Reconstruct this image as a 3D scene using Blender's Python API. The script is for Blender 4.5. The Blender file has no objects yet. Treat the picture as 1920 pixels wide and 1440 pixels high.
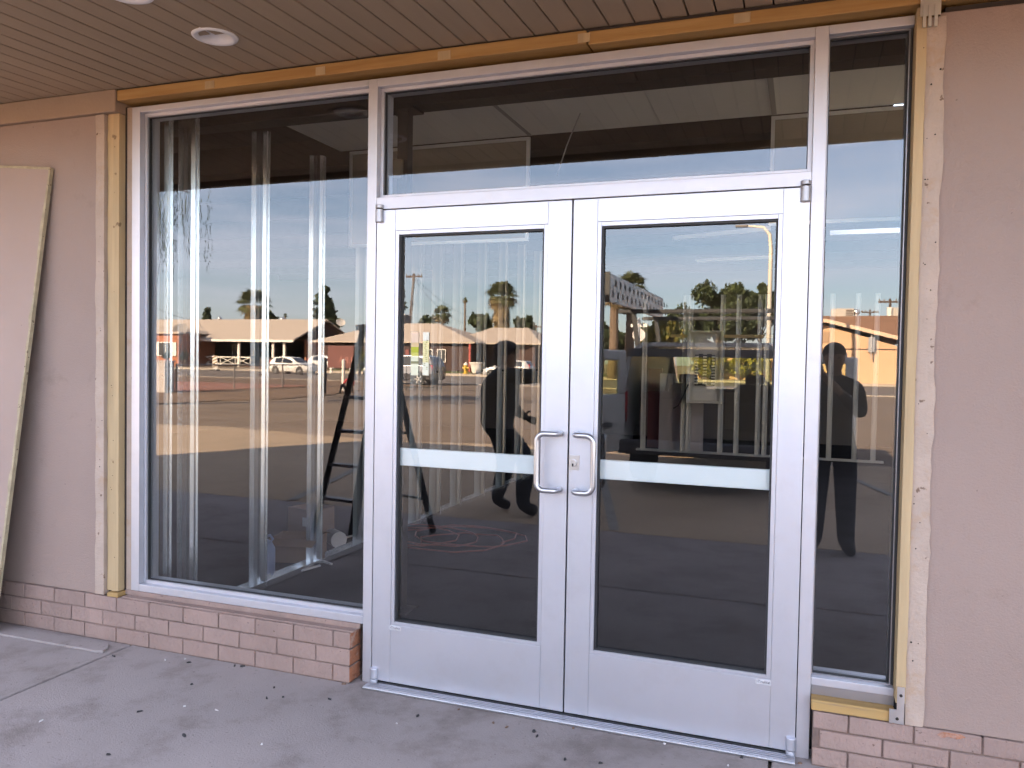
import bpy, bmesh, math, random
from mathutils import Vector, Matrix, Euler, noise
R = math.radians
sc = bpy.context.scene
COL = sc.collection

# ------------------------------------------------------------------ camera, sky, sun, exposure
CAM = Vector((1.812, -3.175, 1.486)); FPX = 1495.0
PITCH, ROLL, YAW = -0.03006, -0.01685, 0.34758
CROT = Matrix.Rotation(YAW, 3, 'Z') @ Matrix.Rotation(PITCH, 3, 'X') @ Matrix.Rotation(ROLL, 3, 'Y')
cd = bpy.data.cameras.new('camera'); cam = bpy.data.objects.new('camera', cd); COL.objects.link(cam)
cd.sensor_width = 36.0; cd.lens = FPX / 1920 * 36.0; cd.clip_start = 0.01; cd.clip_end = 2000
right, fwd, up = CROT.col[0], CROT.col[1], CROT.col[2]
cam.matrix_world = Matrix.Translation(CAM) @ Matrix((right, up, -fwd)).transposed().to_4x4()
sc.camera = cam

SUN_EL = 24.0
SUN_H = Vector((-0.45, 0.893)).normalized()          # horizontal direction towards the sun (behind the shop)
w = bpy.data.worlds.new('World'); sc.world = w; w.use_nodes = True
nt = w.node_tree; bg = nt.nodes['Background']
sky = nt.nodes.new('ShaderNodeTexSky'); sky.sky_type = 'NISHITA'; sky.sun_disc = False
sky.sun_elevation = R(SUN_EL); sky.sun_rotation = math.atan2(SUN_H.x, SUN_H.y)
sky.air_density = 1.0; sky.dust_density = 0.6; sky.ozone_density = 2.6
# thin streaky high cloud all over the sky
tc = nt.nodes.new('ShaderNodeTexCoord'); mp = nt.nodes.new('ShaderNodeMapping')
mp.inputs['Scale'].default_value = (1.2, 1.6, 11.0); mp.inputs['Rotation'].default_value = (0.05, 0.12, 0.6)
ns = nt.nodes.new('ShaderNodeTexNoise'); ns.inputs['Scale'].default_value = 2.2; ns.inputs['Detail'].default_value = 9; ns.inputs['Roughness'].default_value = 0.62
cr = nt.nodes.new('ShaderNodeValToRGB'); cr.color_ramp.elements[0].position = 0.38; cr.color_ramp.elements[1].position = 0.74
cr.color_ramp.elements[1].color = (0.62, 0.62, 0.62, 1); cr.color_ramp.elements[0].color = (0.20, 0.20, 0.20, 1)
mixc = nt.nodes.new('ShaderNodeMix'); mixc.data_type = 'RGBA'
mixc.inputs[7].default_value = (8.2, 7.8, 8.7, 1)
nt.links.new(tc.outputs['Generated'], mp.inputs[0]); nt.links.new(mp.outputs[0], ns.inputs['Vector'])
nt.links.new(ns.outputs['Fac'], cr.inputs[0]); nt.links.new(cr.outputs[0], mixc.inputs[0])
nt.links.new(sky.outputs[0], mixc.inputs[6]); nt.links.new(mixc.outputs[2], bg.inputs[0])
bg.inputs[1].default_value = 0.063

sl = bpy.data.lights.new('sun', 'SUN'); sl.energy = 5.0; sl.angle = R(0.53); sl.color = (1.0, 0.77, 0.53)
sun = bpy.data.objects.new('sun', sl); COL.objects.link(sun)
sd = Vector((SUN_H.x * math.cos(R(SUN_EL)), SUN_H.y * math.cos(R(SUN_EL)), math.sin(R(SUN_EL))))
sun.rotation_euler = sd.to_track_quat('Z', 'Y').to_euler(); sun.location = (0, 0, 30)

sc.view_settings.view_transform = 'Standard'; sc.view_settings.look = 'None'
sc.view_settings.gamma = 1.0; sc.view_settings.exposure = 3.7
sc.render.engine = 'CYCLES'
cy = sc.cycles
cy.max_bounces = 8; cy.diffuse_bounces = 4; cy.use_adaptive_sampling = True; cy.adaptive_threshold = 0.03; cy.glossy_bounces = 5; cy.transmission_bounces = 6; cy.transparent_max_bounces = 16
cy.use_denoising = True; cy.sample_clamp_indirect = 8.0; cy.caustics_reflective = False; cy.caustics_refractive = False

# ------------------------------------------------------------------ pixel helpers (photo pixel = direction only)
def ray(px, py):
    return right * ((px - 960) / FPX) + fwd - up * ((py - 720) / FPX)
def onY(px, py, Y):
    d = ray(px, py); return CAM + d * ((Y - CAM.y) / d.y)
def mir(px, py, dist):
    """point seen by reflection in the glass: dist = metres in front of the shop front"""
    p = onY(px, py, dist); return Vector((p.x, -dist, p.z))
def mirz(px, py, z=0.0):
    d = ray(px, py); p = CAM + d * ((z - CAM.z) / d.z); return Vector((p.x, -p.y, z))

# ------------------------------------------------------------------ materials
MATS = {}
def rgb(c): return (c[0], c[1], c[2], 1.0)
def mat(name, col, rough=0.7, metal=0.0, var=0.0, vscale=6.0, bump=0.0, bscale=60.0, vcol=None, stretch=None, spec=0.5,
        spots=None, objvar=0.0, coat=0.0, stain=None):
    """spots=(colour, scale, threshold, amount); stain=(colour, scale, lo, hi, amount); objvar: brightness change per object"""
    if name in MATS: return MATS[name]
    m = bpy.data.materials.new(name); m.use_nodes = True; n = m.node_tree; L = n.links
    b = n.nodes['Principled BSDF']
    b.inputs['Roughness'].default_value = rough; b.inputs['Metallic'].default_value = metal
    b.inputs['Specular IOR Level'].default_value = spec; b.inputs['Coat Weight'].default_value = coat
    geo = n.nodes.new('ShaderNodeNewGeometry'); vec = geo.outputs['Position']
    if stretch:
        mpn = n.nodes.new('ShaderNodeMapping'); mpn.inputs['Scale'].default_value = stretch
        L.new(vec, mpn.inputs[0]); vec = mpn.outputs[0]
    cur = None
    rg = n.nodes.new('ShaderNodeRGB'); rg.outputs[0].default_value = rgb(col); cur = rg.outputs[0]
    def mix(fac, a, bcol):
        x = n.nodes.new('ShaderNodeMix'); x.data_type = 'RGBA'
        L.new(fac, x.inputs[0]); L.new(a, x.inputs[6])
        if isinstance(bcol, tuple): x.inputs[7].default_value = rgb(bcol)
        else: L.new(bcol, x.inputs[7])
        return x.outputs[2]
    def tex(scale, detail=6, rg_=0.6, src=None):
        t = n.nodes.new('ShaderNodeTexNoise'); t.inputs['Scale'].default_value = scale
        t.inputs['Detail'].default_value = detail; t.inputs['Roughness'].default_value = rg_
        L.new(src if src is not None else vec, t.inputs['Vector']); return t.outputs['Fac']
    def ramp(f, lo, hi, amt=1.0):
        r_ = n.nodes.new('ShaderNodeMapRange'); r_.inputs[1].default_value = lo; r_.inputs[2].default_value = hi
        r_.inputs[3].default_value = 0.0; r_.inputs[4].default_value = amt; L.new(f, r_.inputs[0]); return r_.outputs[0]
    if var:
        dark = vcol if vcol else tuple(c * (1 - var) for c in col)
        cur = mix(ramp(tex(vscale), 0.32, 0.68), cur, dark)
    if stain:
        cur = mix(ramp(tex(stain[1], 8, 0.7), stain[2], stain[3], stain[4]), cur, stain[0])
    if spots:
        cur = mix(ramp(tex(spots[1], 3, 0.5, geo.outputs['Position']), spots[2], spots[2] + 0.03, spots[3]), cur, spots[0])
    if objvar:
        oi = n.nodes.new('ShaderNodeObjectInfo'); mr = n.nodes.new('ShaderNodeMapRange')
        mr.inputs[3].default_value = 1 - objvar; mr.inputs[4].default_value = 1 + objvar
        L.new(oi.outputs['Random'], mr.inputs[0])
        hv = n.nodes.new('ShaderNodeHueSaturation'); L.new(mr.outputs[0], hv.inputs['Value']); L.new(cur, hv.inputs['Color']); cur = hv.outputs[0]
    L.new(cur, b.inputs['Base Color'])
    if bump:
        bp = n.nodes.new('ShaderNodeBump'); bp.inputs['Strength'].default_value = bump; bp.inputs['Distance'].default_value = 0.01
        L.new(tex(bscale, 8, 0.65), bp.inputs['Height']); L.new(bp.outputs[0], b.inputs['Normal'])
    MATS[name] = m
    return m

def glass_mat(name, tint, refl, wav=0.0, wscale=1.2):
    m = bpy.data.materials.new(name); m.use_nodes = True; n = m.node_tree; L = n.links
    for x in list(n.nodes):
        if x.type != 'OUTPUT_MATERIAL': n.nodes.remove(x)
    out = n.nodes['Material Output']
    tr = n.nodes.new('ShaderNodeBsdfTransparent'); tr.inputs[0].default_value = rgb(tint)
    gl = n.nodes.new('ShaderNodeBsdfGlossy'); gl.inputs['Roughness'].default_value = 0.0; gl.inputs[0].default_value = (0.97, 0.98, 1, 1)
    fr = n.nodes.new('ShaderNodeFresnel'); fr.inputs[0].default_value = 1.55
    mr = n.nodes.new('ShaderNodeMapRange'); mr.inputs[1].default_value = 0.0; mr.inputs[2].default_value = 1.0
    mr.inputs[3].default_value = refl; mr.inputs[4].default_value = 1.0
    L.new(fr.outputs[0], mr.inputs[0])
    gb = n.nodes.new('ShaderNodeNewGeometry'); io = n.nodes.new('ShaderNodeMapRange')   # a thin pane has the same index from both sides
    io.inputs[3].default_value = 1.55; io.inputs[4].default_value = 1 / 1.55
    L.new(gb.outputs['Backfacing'], io.inputs[0]); L.new(io.outputs[0], fr.inputs[0])
    mx = n.nodes.new('ShaderNodeMixShader'); L.new(mr.outputs[0], mx.inputs[0]); L.new(tr.outputs[0], mx.inputs[1]); L.new(gl.outputs[0], mx.inputs[2])
    if wav:
        geo = n.nodes.new('ShaderNodeNewGeometry')
        t = n.nodes.new('ShaderNodeTexNoise'); t.inputs['Scale'].default_value = wscale; t.inputs['Detail'].default_value = 1.0
        L.new(geo.outputs['Position'], t.inputs['Vector'])
        bp = n.nodes.new('ShaderNodeBump'); bp.inputs['Strength'].default_value = wav; bp.inputs['Distance'].default_value = 0.01
        L.new(t.outputs['Fac'], bp.inputs['Height']); L.new(bp.outputs[0], gl.inputs['Normal'])
    L.new(mx.outputs[0], out.inputs[0]); MATS[name] = m
    return m

M = {}
M['wall'] = mat('painted_wall', (0.288, 0.212, 0.180), 0.85, var=0.10, vscale=1.3, bump=0.35, bscale=140, spots=((0.060, 0.042, 0.036), 26, 0.735, 0.6), stain=((0.180, 0.132, 0.102), 5.5, 0.58, 0.72, 0.45))
M['panel'] = mat('painted_panel', (0.338, 0.250, 0.212), 0.85, var=0.08, vscale=1.0, bump=0.25, bscale=160, spots=((0.120, 0.078, 0.060), 23, 0.75, 0.5))
M['panel_edge'] = mat('panel_raw_edge', (0.409, 0.341, 0.223), 0.9, var=0.3, vscale=20, bump=0.4, bscale=80, spots=((0.093, 0.056, 0.031), 45, 0.66, 0.8))
M['brick'] = mat('painted_brick', (0.305, 0.214, 0.182), 0.88, var=0.18, vscale=5, bump=0.9, bscale=55, stretch=(1, 1, 0.6), objvar=0.06, stain=((0.198, 0.132, 0.108), 7, 0.56, 0.75, 0.6), spots=((0.096, 0.054, 0.042), 60, 0.69, 0.7))
M['brick_raw'] = mat('raw_brick', (0.390, 0.150, 0.075), 0.92, var=0.35, vscale=30, bump=1.0, bscale=70, stain=((0.450, 0.338, 0.285), 16, 0.5, 0.65, 0.7))
M['mortar'] = mat('painted_mortar', (0.225, 0.155, 0.130), 0.95, var=0.35, vscale=14, bump=0.8, bscale=80)
M['board'] = mat('soffit_paint', (0.345, 0.255, 0.170), 0.75, var=0.08, vscale=3, bump=0.25, bscale=70, stretch=(6, 0.6, 6), objvar=0.05)
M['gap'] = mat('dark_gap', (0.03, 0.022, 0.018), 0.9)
M['trim'] = mat('trim_paint', (0.300, 0.216, 0.156), 0.8, var=0.1, vscale=4, bump=0.3, bscale=60, spots=((0.120, 0.072, 0.048), 24, 0.74, 0.6))
M['wood_orange'] = mat('pine_orange', (0.397, 0.236, 0.081), 0.7, var=0.28, vscale=3.4, stretch=(0.5, 9, 9), bump=0.25, bscale=40, vcol=(0.298, 0.155, 0.043), spots=((0.136, 0.056, 0.019), 9, 0.73, 0.8))
M['wood_pale'] = mat('pine_pale', (0.459, 0.335, 0.186), 0.75, var=0.25, vscale=2.2, stretch=(9, 9, 0.5), bump=0.25, bscale=40, spots=((0.124, 0.068, 0.031), 11, 0.70, 0.75))
M['wood_sill'] = mat('pine_sill', (0.420, 0.264, 0.096), 0.75, var=0.3, vscale=2.4, stretch=(0.6, 9, 9), bump=0.25, bscale=40, stain=((0.168, 0.120, 0.090), 9, 0.55, 0.7, 0.7))
M['strip'] = mat('stripped_paint', (0.408, 0.318, 0.258), 0.85, var=0.14, vscale=9, bump=0.5, bscale=70, stain=((0.360, 0.228, 0.132), 10, 0.55, 0.72, 0.7), spots=((0.108, 0.060, 0.036), 28, 0.70, 0.8))
M['alu'] = mat('anodised_aluminium', (0.535, 0.540, 0.595), 0.42, metal=0.75, var=0.05, vscale=3, spec=0.5, stain=((0.408, 0.396, 0.408), 5, 0.5, 0.8, 0.35), bump=0.03, bscale=200)
M['alu_frame'] = mat('frame_aluminium', (0.525, 0.522, 0.565), 0.45, metal=0.7, var=0.06, vscale=3, stain=((0.372, 0.348, 0.336), 5, 0.52, 0.8, 0.4), bump=0.03, bscale=200)
M['alu_bright'] = mat('brushed_handle', (0.518, 0.518, 0.539), 0.33, metal=1.0, var=0.05)
M['alu_dark'] = mat('pivot_metal', (0.350, 0.343, 0.364), 0.4, metal=0.9)
M['bar_alu'] = mat('push_bar', (0.92, 0.95, 0.96), 0.5, metal=0.2)
M['gasket'] = mat('rubber_gasket', (0.018, 0.018, 0.02), 0.6)
M['black'] = mat('black_void', (0.008, 0.008, 0.009), 0.9)
M['glass'] = glass_mat('storefront_glass', (0.78, 0.805, 0.80), 0.052, wav=0.010, wscale=1.6)
M['concrete'] = mat('walkway_concrete', (0.315, 0.275, 0.265), 0.9, var=0.20, vscale=1.3, bump=0.35, bscale=110, stain=((0.140, 0.112, 0.099), 2.6, 0.50, 0.70, 0.7), spots=((0.114, 0.088, 0.078), 48, 0.675, 0.5))
M['dirt_dust'] = mat('dusty_joint', (0.156, 0.114, 0.090), 0.95, var=0.3, vscale=14, bump=0.5)
M['apron'] = mat('lot_concrete', (0.43, 0.32, 0.215), 0.9, var=0.14, vscale=0.9, bump=0.3, bscale=40, stain=((0.25, 0.19, 0.14), 0.8, 0.5, 0.75, 0.5))
M['lot'] = mat('lot_asphalt', (0.24, 0.175, 0.125), 0.92, var=0.3, vscale=0.35, stretch=(0.5, 1.2, 1), bump=0.4, bscale=30, stain=((0.15, 0.105, 0.075), 0.9, 0.5, 0.65, 0.6))
M['street'] = mat('street_asphalt', (0.20, 0.165, 0.14), 0.92, var=0.2, vscale=0.4, stretch=(0.2, 1.4, 1), bump=0.3, bscale=20)
M['earth'] = mat('bare_dirt', (0.25, 0.16, 0.10), 0.95, var=0.4, vscale=0.9, bump=0.8, bscale=8, stain=((0.13, 0.085, 0.055), 1.4, 0.5, 0.66, 0.8))
M['gravel'] = mat('red_gravel', (0.46, 0.21, 0.15), 0.95, var=0.45, vscale=9, bump=1.0, bscale=14)
M['kerb'] = mat('kerb_concrete', (0.46, 0.39, 0.31), 0.9, var=0.15, vscale=1.5)
M['yard'] = mat('yard_ground', (0.30, 0.225, 0.155), 0.95, var=0.3, vscale=0.6)
M['lawn'] = mat('lawn', (0.08, 0.10, 0.03), 0.95, var=0.4, vscale=1.2)
M['paint_line'] = mat('road_paint', (0.310, 0.300, 0.280), 0.85, var=0.4, vscale=6)

# ------------------------------------------------------------------ mesh builder
ORG = {}
def origin_of(o): return ORG.get(o.name, Vector((0, 0, 0))) if o is not None else Vector((0, 0, 0))
class MB:
    def __init__(s): s.v = []; s.f = []; s.mi = []; s.cur = 0
    def add(s, vs, fs):
        o = len(s.v); s.v += [Vector(x) for x in vs]
        for f in fs: s.f.append([o + i for i in f]); s.mi.append(s.cur)
        return s
    def box(s, x0, x1, y0, y1, z0, z1):
        return s.add([(x0, y0, z0), (x1, y0, z0), (x1, y1, z0), (x0, y1, z0), (x0, y0, z1), (x1, y0, z1), (x1, y1, z1), (x0, y1, z1)],
                     [(0, 3, 2, 1), (4, 5, 6, 7), (0, 1, 5, 4), (1, 2, 6, 5), (2, 3, 7, 6), (3, 0, 4, 7)])
    def bar(s, a, b, w, h, upv=(0, 0, 1)):
        a = Vector(a); b = Vector(b); d = (b - a).normalized(); u = Vector(upv)
        if abs(d.dot(u)) > 0.98: u = Vector((1, 0, 0))
        sx = d.cross(u).normalized(); uz = sx.cross(d).normalized()
        p = []
        for q in (a, b):
            for i, j in ((-1, -1), (1, -1), (1, 1), (-1, 1)): p.append(q + sx * (i * w / 2) + uz * (j * h / 2))
        return s.add(p, [(0, 3, 2, 1), (4, 5, 6, 7), (0, 1, 5, 4), (1, 2, 6, 5), (2, 3, 7, 6), (3, 0, 4, 7)])
    def cyl(s, a, b, r0, r1=None, n=12, caps=True):
        r1 = r0 if r1 is None else r1; a = Vector(a); b = Vector(b); d = (b - a).normalized()
        u = Vector((0, 0, 1)) if abs(d.z) < 0.9 else Vector((1, 0, 0)); sx = d.cross(u).normalized(); sy = sx.cross(d)
        p = []
        for q, r_ in ((a, r0), (b, r1)):
            for i in range(n): t = 2 * math.pi * i / n; p.append(q + sx * (math.cos(t) * r_) + sy * (math.sin(t) * r_))
        f = [(i, (i + 1) % n, n + (i + 1) % n, n + i) for i in range(n)]
        f = [tuple(reversed(x)) for x in f]
        if caps: f += [tuple(range(n)), tuple(reversed(range(n, 2 * n)))]
        return s.add(p, f)
    def tube(s, pts, r, n=10):
        pts = [Vector(p) for p in pts]; rings = []
        prev = None
        for i, p in enumerate(pts):
            d = (pts[min(i + 1, len(pts) - 1)] - pts[max(i - 1, 0)]).normalized()
            if prev is None:
                u = Vector((0, 0, 1)) if abs(d.z) < 0.9 else Vector((1, 0, 0)); sx = d.cross(u).normalized()
            else:
                sx = (prev - d * prev.dot(d)).normalized()
            prev = sx; sy = sx.cross(d)
            rr = r(i / (len(pts) - 1)) if callable(r) else r
            rings.append([p + sx * (math.cos(2 * math.pi * k / n) * rr) + sy * (math.sin(2 * math.pi * k / n) * rr) for k in range(n)])
        vs = [q for g in rings for q in g]; fs = []
        for i in range(len(rings) - 1):
            for k in range(n): fs.append((i * n + k, (i + 1) * n + k, (i + 1) * n + (k + 1) % n, i * n + (k + 1) % n))
        fs += [tuple(range(n)), tuple(reversed(range((len(rings) - 1) * n, len(rings) * n)))]
        return s.add(vs, fs)
    def prism(s, poly, axis, a, b):
        """poly of 2-tuples in the plane across axis ('x': (y,z), 'y': (x,z), 'z': (x,y)), extruded a..b"""
        def P(u, v, t): return {'x': (t, u, v), 'y': (u, t, v), 'z': (u, v, t)}[axis]
        n = len(poly); vs = [P(u, v, a) for u, v in poly] + [P(u, v, b) for u, v in poly]
        fs = [tuple(range(n)), tuple(reversed(range(n, 2 * n)))] + [(i, n + i, n + (i + 1) % n, (i + 1) % n) for i in range(n)]
        return s.add(vs, fs)
    def ell(s, c, rx, ry, rz, n=16, m=10):
        c = Vector(c); vs = [c + Vector((0, 0, rz))]; fs = []
        for j in range(1, m):
            t = math.pi * j / m
            for i in range(n):
                p = 2 * math.pi * i / n; vs.append(c + Vector((rx * math.sin(t) * math.cos(p), ry * math.sin(t) * math.sin(p), rz * math.cos(t))))
        vs.append(c - Vector((0, 0, rz))); L_ = len(vs) - 1
        for i in range(n): fs.append((0, 1 + i, 1 + (i + 1) % n)); fs.append((L_, 1 + (m - 2) * n + (i + 1) % n, 1 + (m - 2) * n + i))
        for j in range(m - 2):
            for i in range(n): fs.append((1 + j * n + i, 1 + (j + 1) * n + i, 1 + (j + 1) * n + (i + 1) % n, 1 + j * n + (i + 1) % n))
        return s.add(vs, fs)
    def lathe(s, c, prof, n=24):
        c = Vector(c); vs = []; fs = []
        for r_, z in prof:
            for i in range(n): t = 2 * math.pi * i / n; vs.append(c + Vector((r_ * math.cos(t), r_ * math.sin(t), z)))
        for j in range(len(prof) - 1):
            for i in range(n): fs.append((j * n + i, j * n + (i + 1) % n, (j + 1) * n + (i + 1) % n, (j + 1) * n + i))
        fs += [tuple(reversed(range(n))), tuple(range((len(prof) - 1) * n, len(prof) * n))]
        return s.add(vs, fs)
    def quad(s, a, b, c, d): return s.add([a, b, c, d], [(0, 1, 2, 3)])
    def build(s, name, m, parent=None, smooth=False, bevel=0.0, seg=2, recalc=True):
        o0 = origin_of(parent); me = bpy.data.meshes.new(name)
        me.from_pydata([tuple(v - o0) for v in s.v], [], s.f)
        ms = m if isinstance(m, (list, tuple)) else [m]
        for x in ms: me.materials.append(x)
        if len(ms) > 1: me.polygons.foreach_set('material_index', s.mi)
        if recalc:
            b = bmesh.new(); b.from_mesh(me); bmesh.ops.recalc_face_normals(b, faces=b.faces[:]); b.to_mesh(me); b.free()
        if smooth: me.polygons.foreach_set('use_smooth', [True] * len(me.polygons))
        me.update()
        o = bpy.data.objects.new(name, me); COL.objects.link(o)
        if parent is not None: o.parent = parent
        ORG[o.name] = o0
        if bevel:
            bv = o.modifiers.new('bevel', 'BEVEL'); bv.width = bevel; bv.segments = seg; bv.limit_method = 'ANGLE'; bv.angle_limit = R(40)
        return o
def tag(o, label, cat, group=None, kind=None):
    if label: o['label'] = label
    if cat: o['category'] = cat
    if group: o['group'] = group
    if kind: o['kind'] = kind
    return o
def thing(name, label, cat, loc=(0, 0, 0), group=None):
    o = bpy.data.objects.new(name, None); COL.objects.link(o); o.location = loc; o.empty_display_size = 0.1
    ORG[o.name] = Vector(loc); return tag(o, label, cat, group)
def struct(name, mb, m, **k):
    o = mb.build(name, m, **k); o['kind'] = 'structure'; return o
def inst(src, parent, loc, name=None, scale=None, rotz=None):
    o = src.copy(); COL.objects.link(o)
    if name: o.name = name
    o.parent = parent; o.location = Vector(loc) - origin_of(parent); ORG[o.name] = origin_of(parent)
    if scale: o.scale = scale
    if rotz is not None: o.rotation_euler = (0, 0, rotz)
    return o
def text_mesh(txt, size, m, name, parent, mw, depth=0.0008):
    cu = bpy.data.curves.new('t', 'FONT'); cu.body = txt; cu.size = size; cu.extrude = depth
    to = bpy.data.objects.new('t', cu); COL.objects.link(to); dg = bpy.context.evaluated_depsgraph_get()
    me = bpy.data.meshes.new_from_object(to.evaluated_get(dg)); bpy.data.objects.remove(to)
    me.transform(Matrix.Translation(-origin_of(parent)) @ mw); me.materials.clear(); me.materials.append(m); me.name = name
    o = bpy.data.objects.new(name, me); COL.objects.link(o); o.parent = parent; ORG[o.name] = origin_of(parent); return o
FACE = Matrix.Rotation(R(90), 4, 'X')     # text in the XZ plane facing -Y
random.seed(7)

# ================================================================== GROUND
def sheet(x0, x1, y0, y1, z, t=0.3): return MB().box(x0, x1, y0, y1, z - t, z)
struct('ground', MB().box(-400, 400, -500, 60, -1.0, -0.34), M['yard'])
struct('asphalt_lot', sheet(-120, 120, -40.0, -8.2, -0.012), M['lot'])
# concrete apron, broken edge towards the asphalt
ap = MB(); ed = []
for i in range(61):
    x = -22 + i * 0.75; ed.append((x, -9.75 + 0.28 * math.sin(x * 0.9) + random.uniform(-0.1, 0.1) - (0.35 if x < -9 else 0)))
ap.prism([(-22, -3.62)] + ed + [(23, -3.62)], 'z', -0.3, -0.004)
struct('concrete_apron', ap, M['apron'])
# walkway of cast slabs; the open joints show dusty bedding
wk = struct('walkway', MB().box(-22, 23, -3.61, 0.10, -0.3, -0.022), M['dirt_dust'])
xs = [-22, -16.2, -10.3, -4.36, -1.365, 1.74, 4.7, 10.5, 16.6, 23]
ys = [-3.6, -1.9, 0.10]
for i in range(len(xs) - 1):
    for j in range(2):
        b = MB().box(xs[i] + 0.006, xs[i + 1] - 0.006, ys[j] + 0.005, ys[j + 1] - 0.005, -0.1, 0.0)
        b.build('slab', M['concrete'], wk, bevel=0.006)
# painted bay lines on the apron
def stripe(a, b, wd, nm='bay_line'):
    a = Vector(a); b = Vector(b); d = (b - a).normalized(); s_ = Vector((-d.y, d.x, 0)) * wd / 2
    p = [a - s_, b - s_, b + s_, a + s_]
    o = MB().prism([(q.x, q.y) for q in p], 'z', 0.0, 0.004).build(nm, M['paint_line']); o['kind'] = 'structure'; return o
stripe((-3.1, -3.65, 0), (-4.4, -8.4, 0), 0.09); stripe((0.3, -3.65, 0), (-1.0, -8.4, 0), 0.09); stripe((3.7, -3.65, 0), (2.4, -8.4, 0), 0.09)
# dirt verge and red gravel beyond the chain link fence
dv = MB(); e1 = []; e2 = []
for i in range(45):
    y = -12.5 - i * 0.62; e1.append((-15.6 - 0.9 * math.sin(y * 0.35) - (abs(y) - 12.5) * 0.05 + random.uniform(-0.35, 0.35), y))
dv.prism([(-60, -12.5)] + e1 + [(-60, e1[-1][1])], 'z', -0.3, 0.012)
struct('dirt_verge', dv, M['earth'])
struct('gravel_bed', sheet(-60, -21.3, -31.0, -22.2, 0.03), M['gravel'])
struct('street', sheet(-300, 300, -61.8, -40.3, -0.02), M['street'])
k1 = MB().box(-300, 300, -40.35, -40.0, -0.3, 0.03); struct('kerb', k1, M['kerb'])
k2 = MB().box(-300, 300, -62.1, -61.75, -0.3, 0.13); struct('kerb', k2, M['kerb'], bevel=0.02)
struct('sidewalk', sheet(-300, 300, -64.6, -62.1, 0.14), M['kerb'])
struct('front_yard', MB().prism([(-64.6, -0.3), (-64.6, 0.16), (-76, 0.30), (-300, 0.32), (-300, -0.3)], 'x', -300, 300), M['yard'])
struct('lawn', MB().box(-42, -12, -72, -65.2, 0.0, 0.262), M['lawn'])

# ================================================================== SHOP BUILDING
shop = thing('shop_building', 'tan painted shop building with slatted porch ceiling and painted brick base', 'building', (0, 0, 0))
YW = -0.040     # wall panel face
# side walls
wl = MB().box(-9.3, -1.600, YW, 0.16, 0.236, 2.70); wl.build('wall', M['wall'], shop, bevel=0.003)
wr = MB().box(2.232, 8.0, YW, 0.16, 0.208, 2.715); wr.build('wall', M['wall'], shop, bevel=0.003)
MB().box(-9.3, -1.46, YW - 0.022, 0.10, 2.702, 2.812).build('trim_board', M['trim'], shop, bevel=0.004)
# wall shell behind the facing, roof, fascia, gable wing, far walls
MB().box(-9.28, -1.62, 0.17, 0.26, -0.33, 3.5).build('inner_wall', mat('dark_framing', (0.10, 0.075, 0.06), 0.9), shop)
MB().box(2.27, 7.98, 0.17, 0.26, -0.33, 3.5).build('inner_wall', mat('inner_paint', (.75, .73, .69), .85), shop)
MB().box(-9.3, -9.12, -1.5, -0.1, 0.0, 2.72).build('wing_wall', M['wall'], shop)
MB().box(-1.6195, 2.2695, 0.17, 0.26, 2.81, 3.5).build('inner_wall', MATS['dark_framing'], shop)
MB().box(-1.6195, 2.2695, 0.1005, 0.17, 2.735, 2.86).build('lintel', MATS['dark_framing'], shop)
fa = MB().box(-9.35, 8.05, -1.60, -1.54, 2.735, 3.90); fa.build('fascia', M['trim'], shop, bevel=0.006)
SKX0, SKX1, SKY0, SKY1 = 2.4, 6.2, 2.5, 8.0      # unseen roof opening, added to brighten the ceiling inside
MB().box(-9.3, 8.0, -1.535, SKY0, 3.46, 3.62).box(-9.3, 8.0, SKY1, 13.1, 3.46, 3.62).box(-9.3, SKX0, SKY0, SKY1, 3.46, 3.62).box(SKX1, 8.0, SKY0, SKY1, 3.46, 3.62).build('roof', mat('roofing', (0.12, 0.10, 0.09), 0.9), shop, recalc=False)
# slatted soffit: every board is a piece
sof = MB().prism([(0.0, 2.862), (-1.538, 2.802), (-1.538, 2.815), (0.0, 2.875)], 'x', -9.3, 8.0).build('soffit', M['gap'], shop)
SL = 0.034
bw = 0.1035
proto = None
nb = int((8.0 + 9.3) / bw)
for i in range(nb):
    x = -9.29 + i * bw
    if proto is None:
        b = MB(); g = 0.0030
        for_y = [0.0, -1.53]
        vs = []
        for y in for_y:
            zb = -SL * (-y) ; vs += [(g, y, zb), (bw - g, y, zb), (bw - g, y, zb + 0.018), (g, y, zb + 0.018)]
        b.add(vs, [(0, 1, 2, 3), (7, 6, 5, 4), (0, 4, 5, 1), (1, 5, 6, 2), (2, 6, 7, 3), (3, 7, 4, 0)])
        me_o = b.build('soffit_board', M['board'], sof, bevel=0.004, seg=2); proto = me_o
        me_o.location = (x, 0, 2.815 + 0.002)
    else:
        inst(proto, sof, (x, 0, 2.815 + 0.002 + random.uniform(-0.0012, 0.0012)), 'soffit_board')
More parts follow.
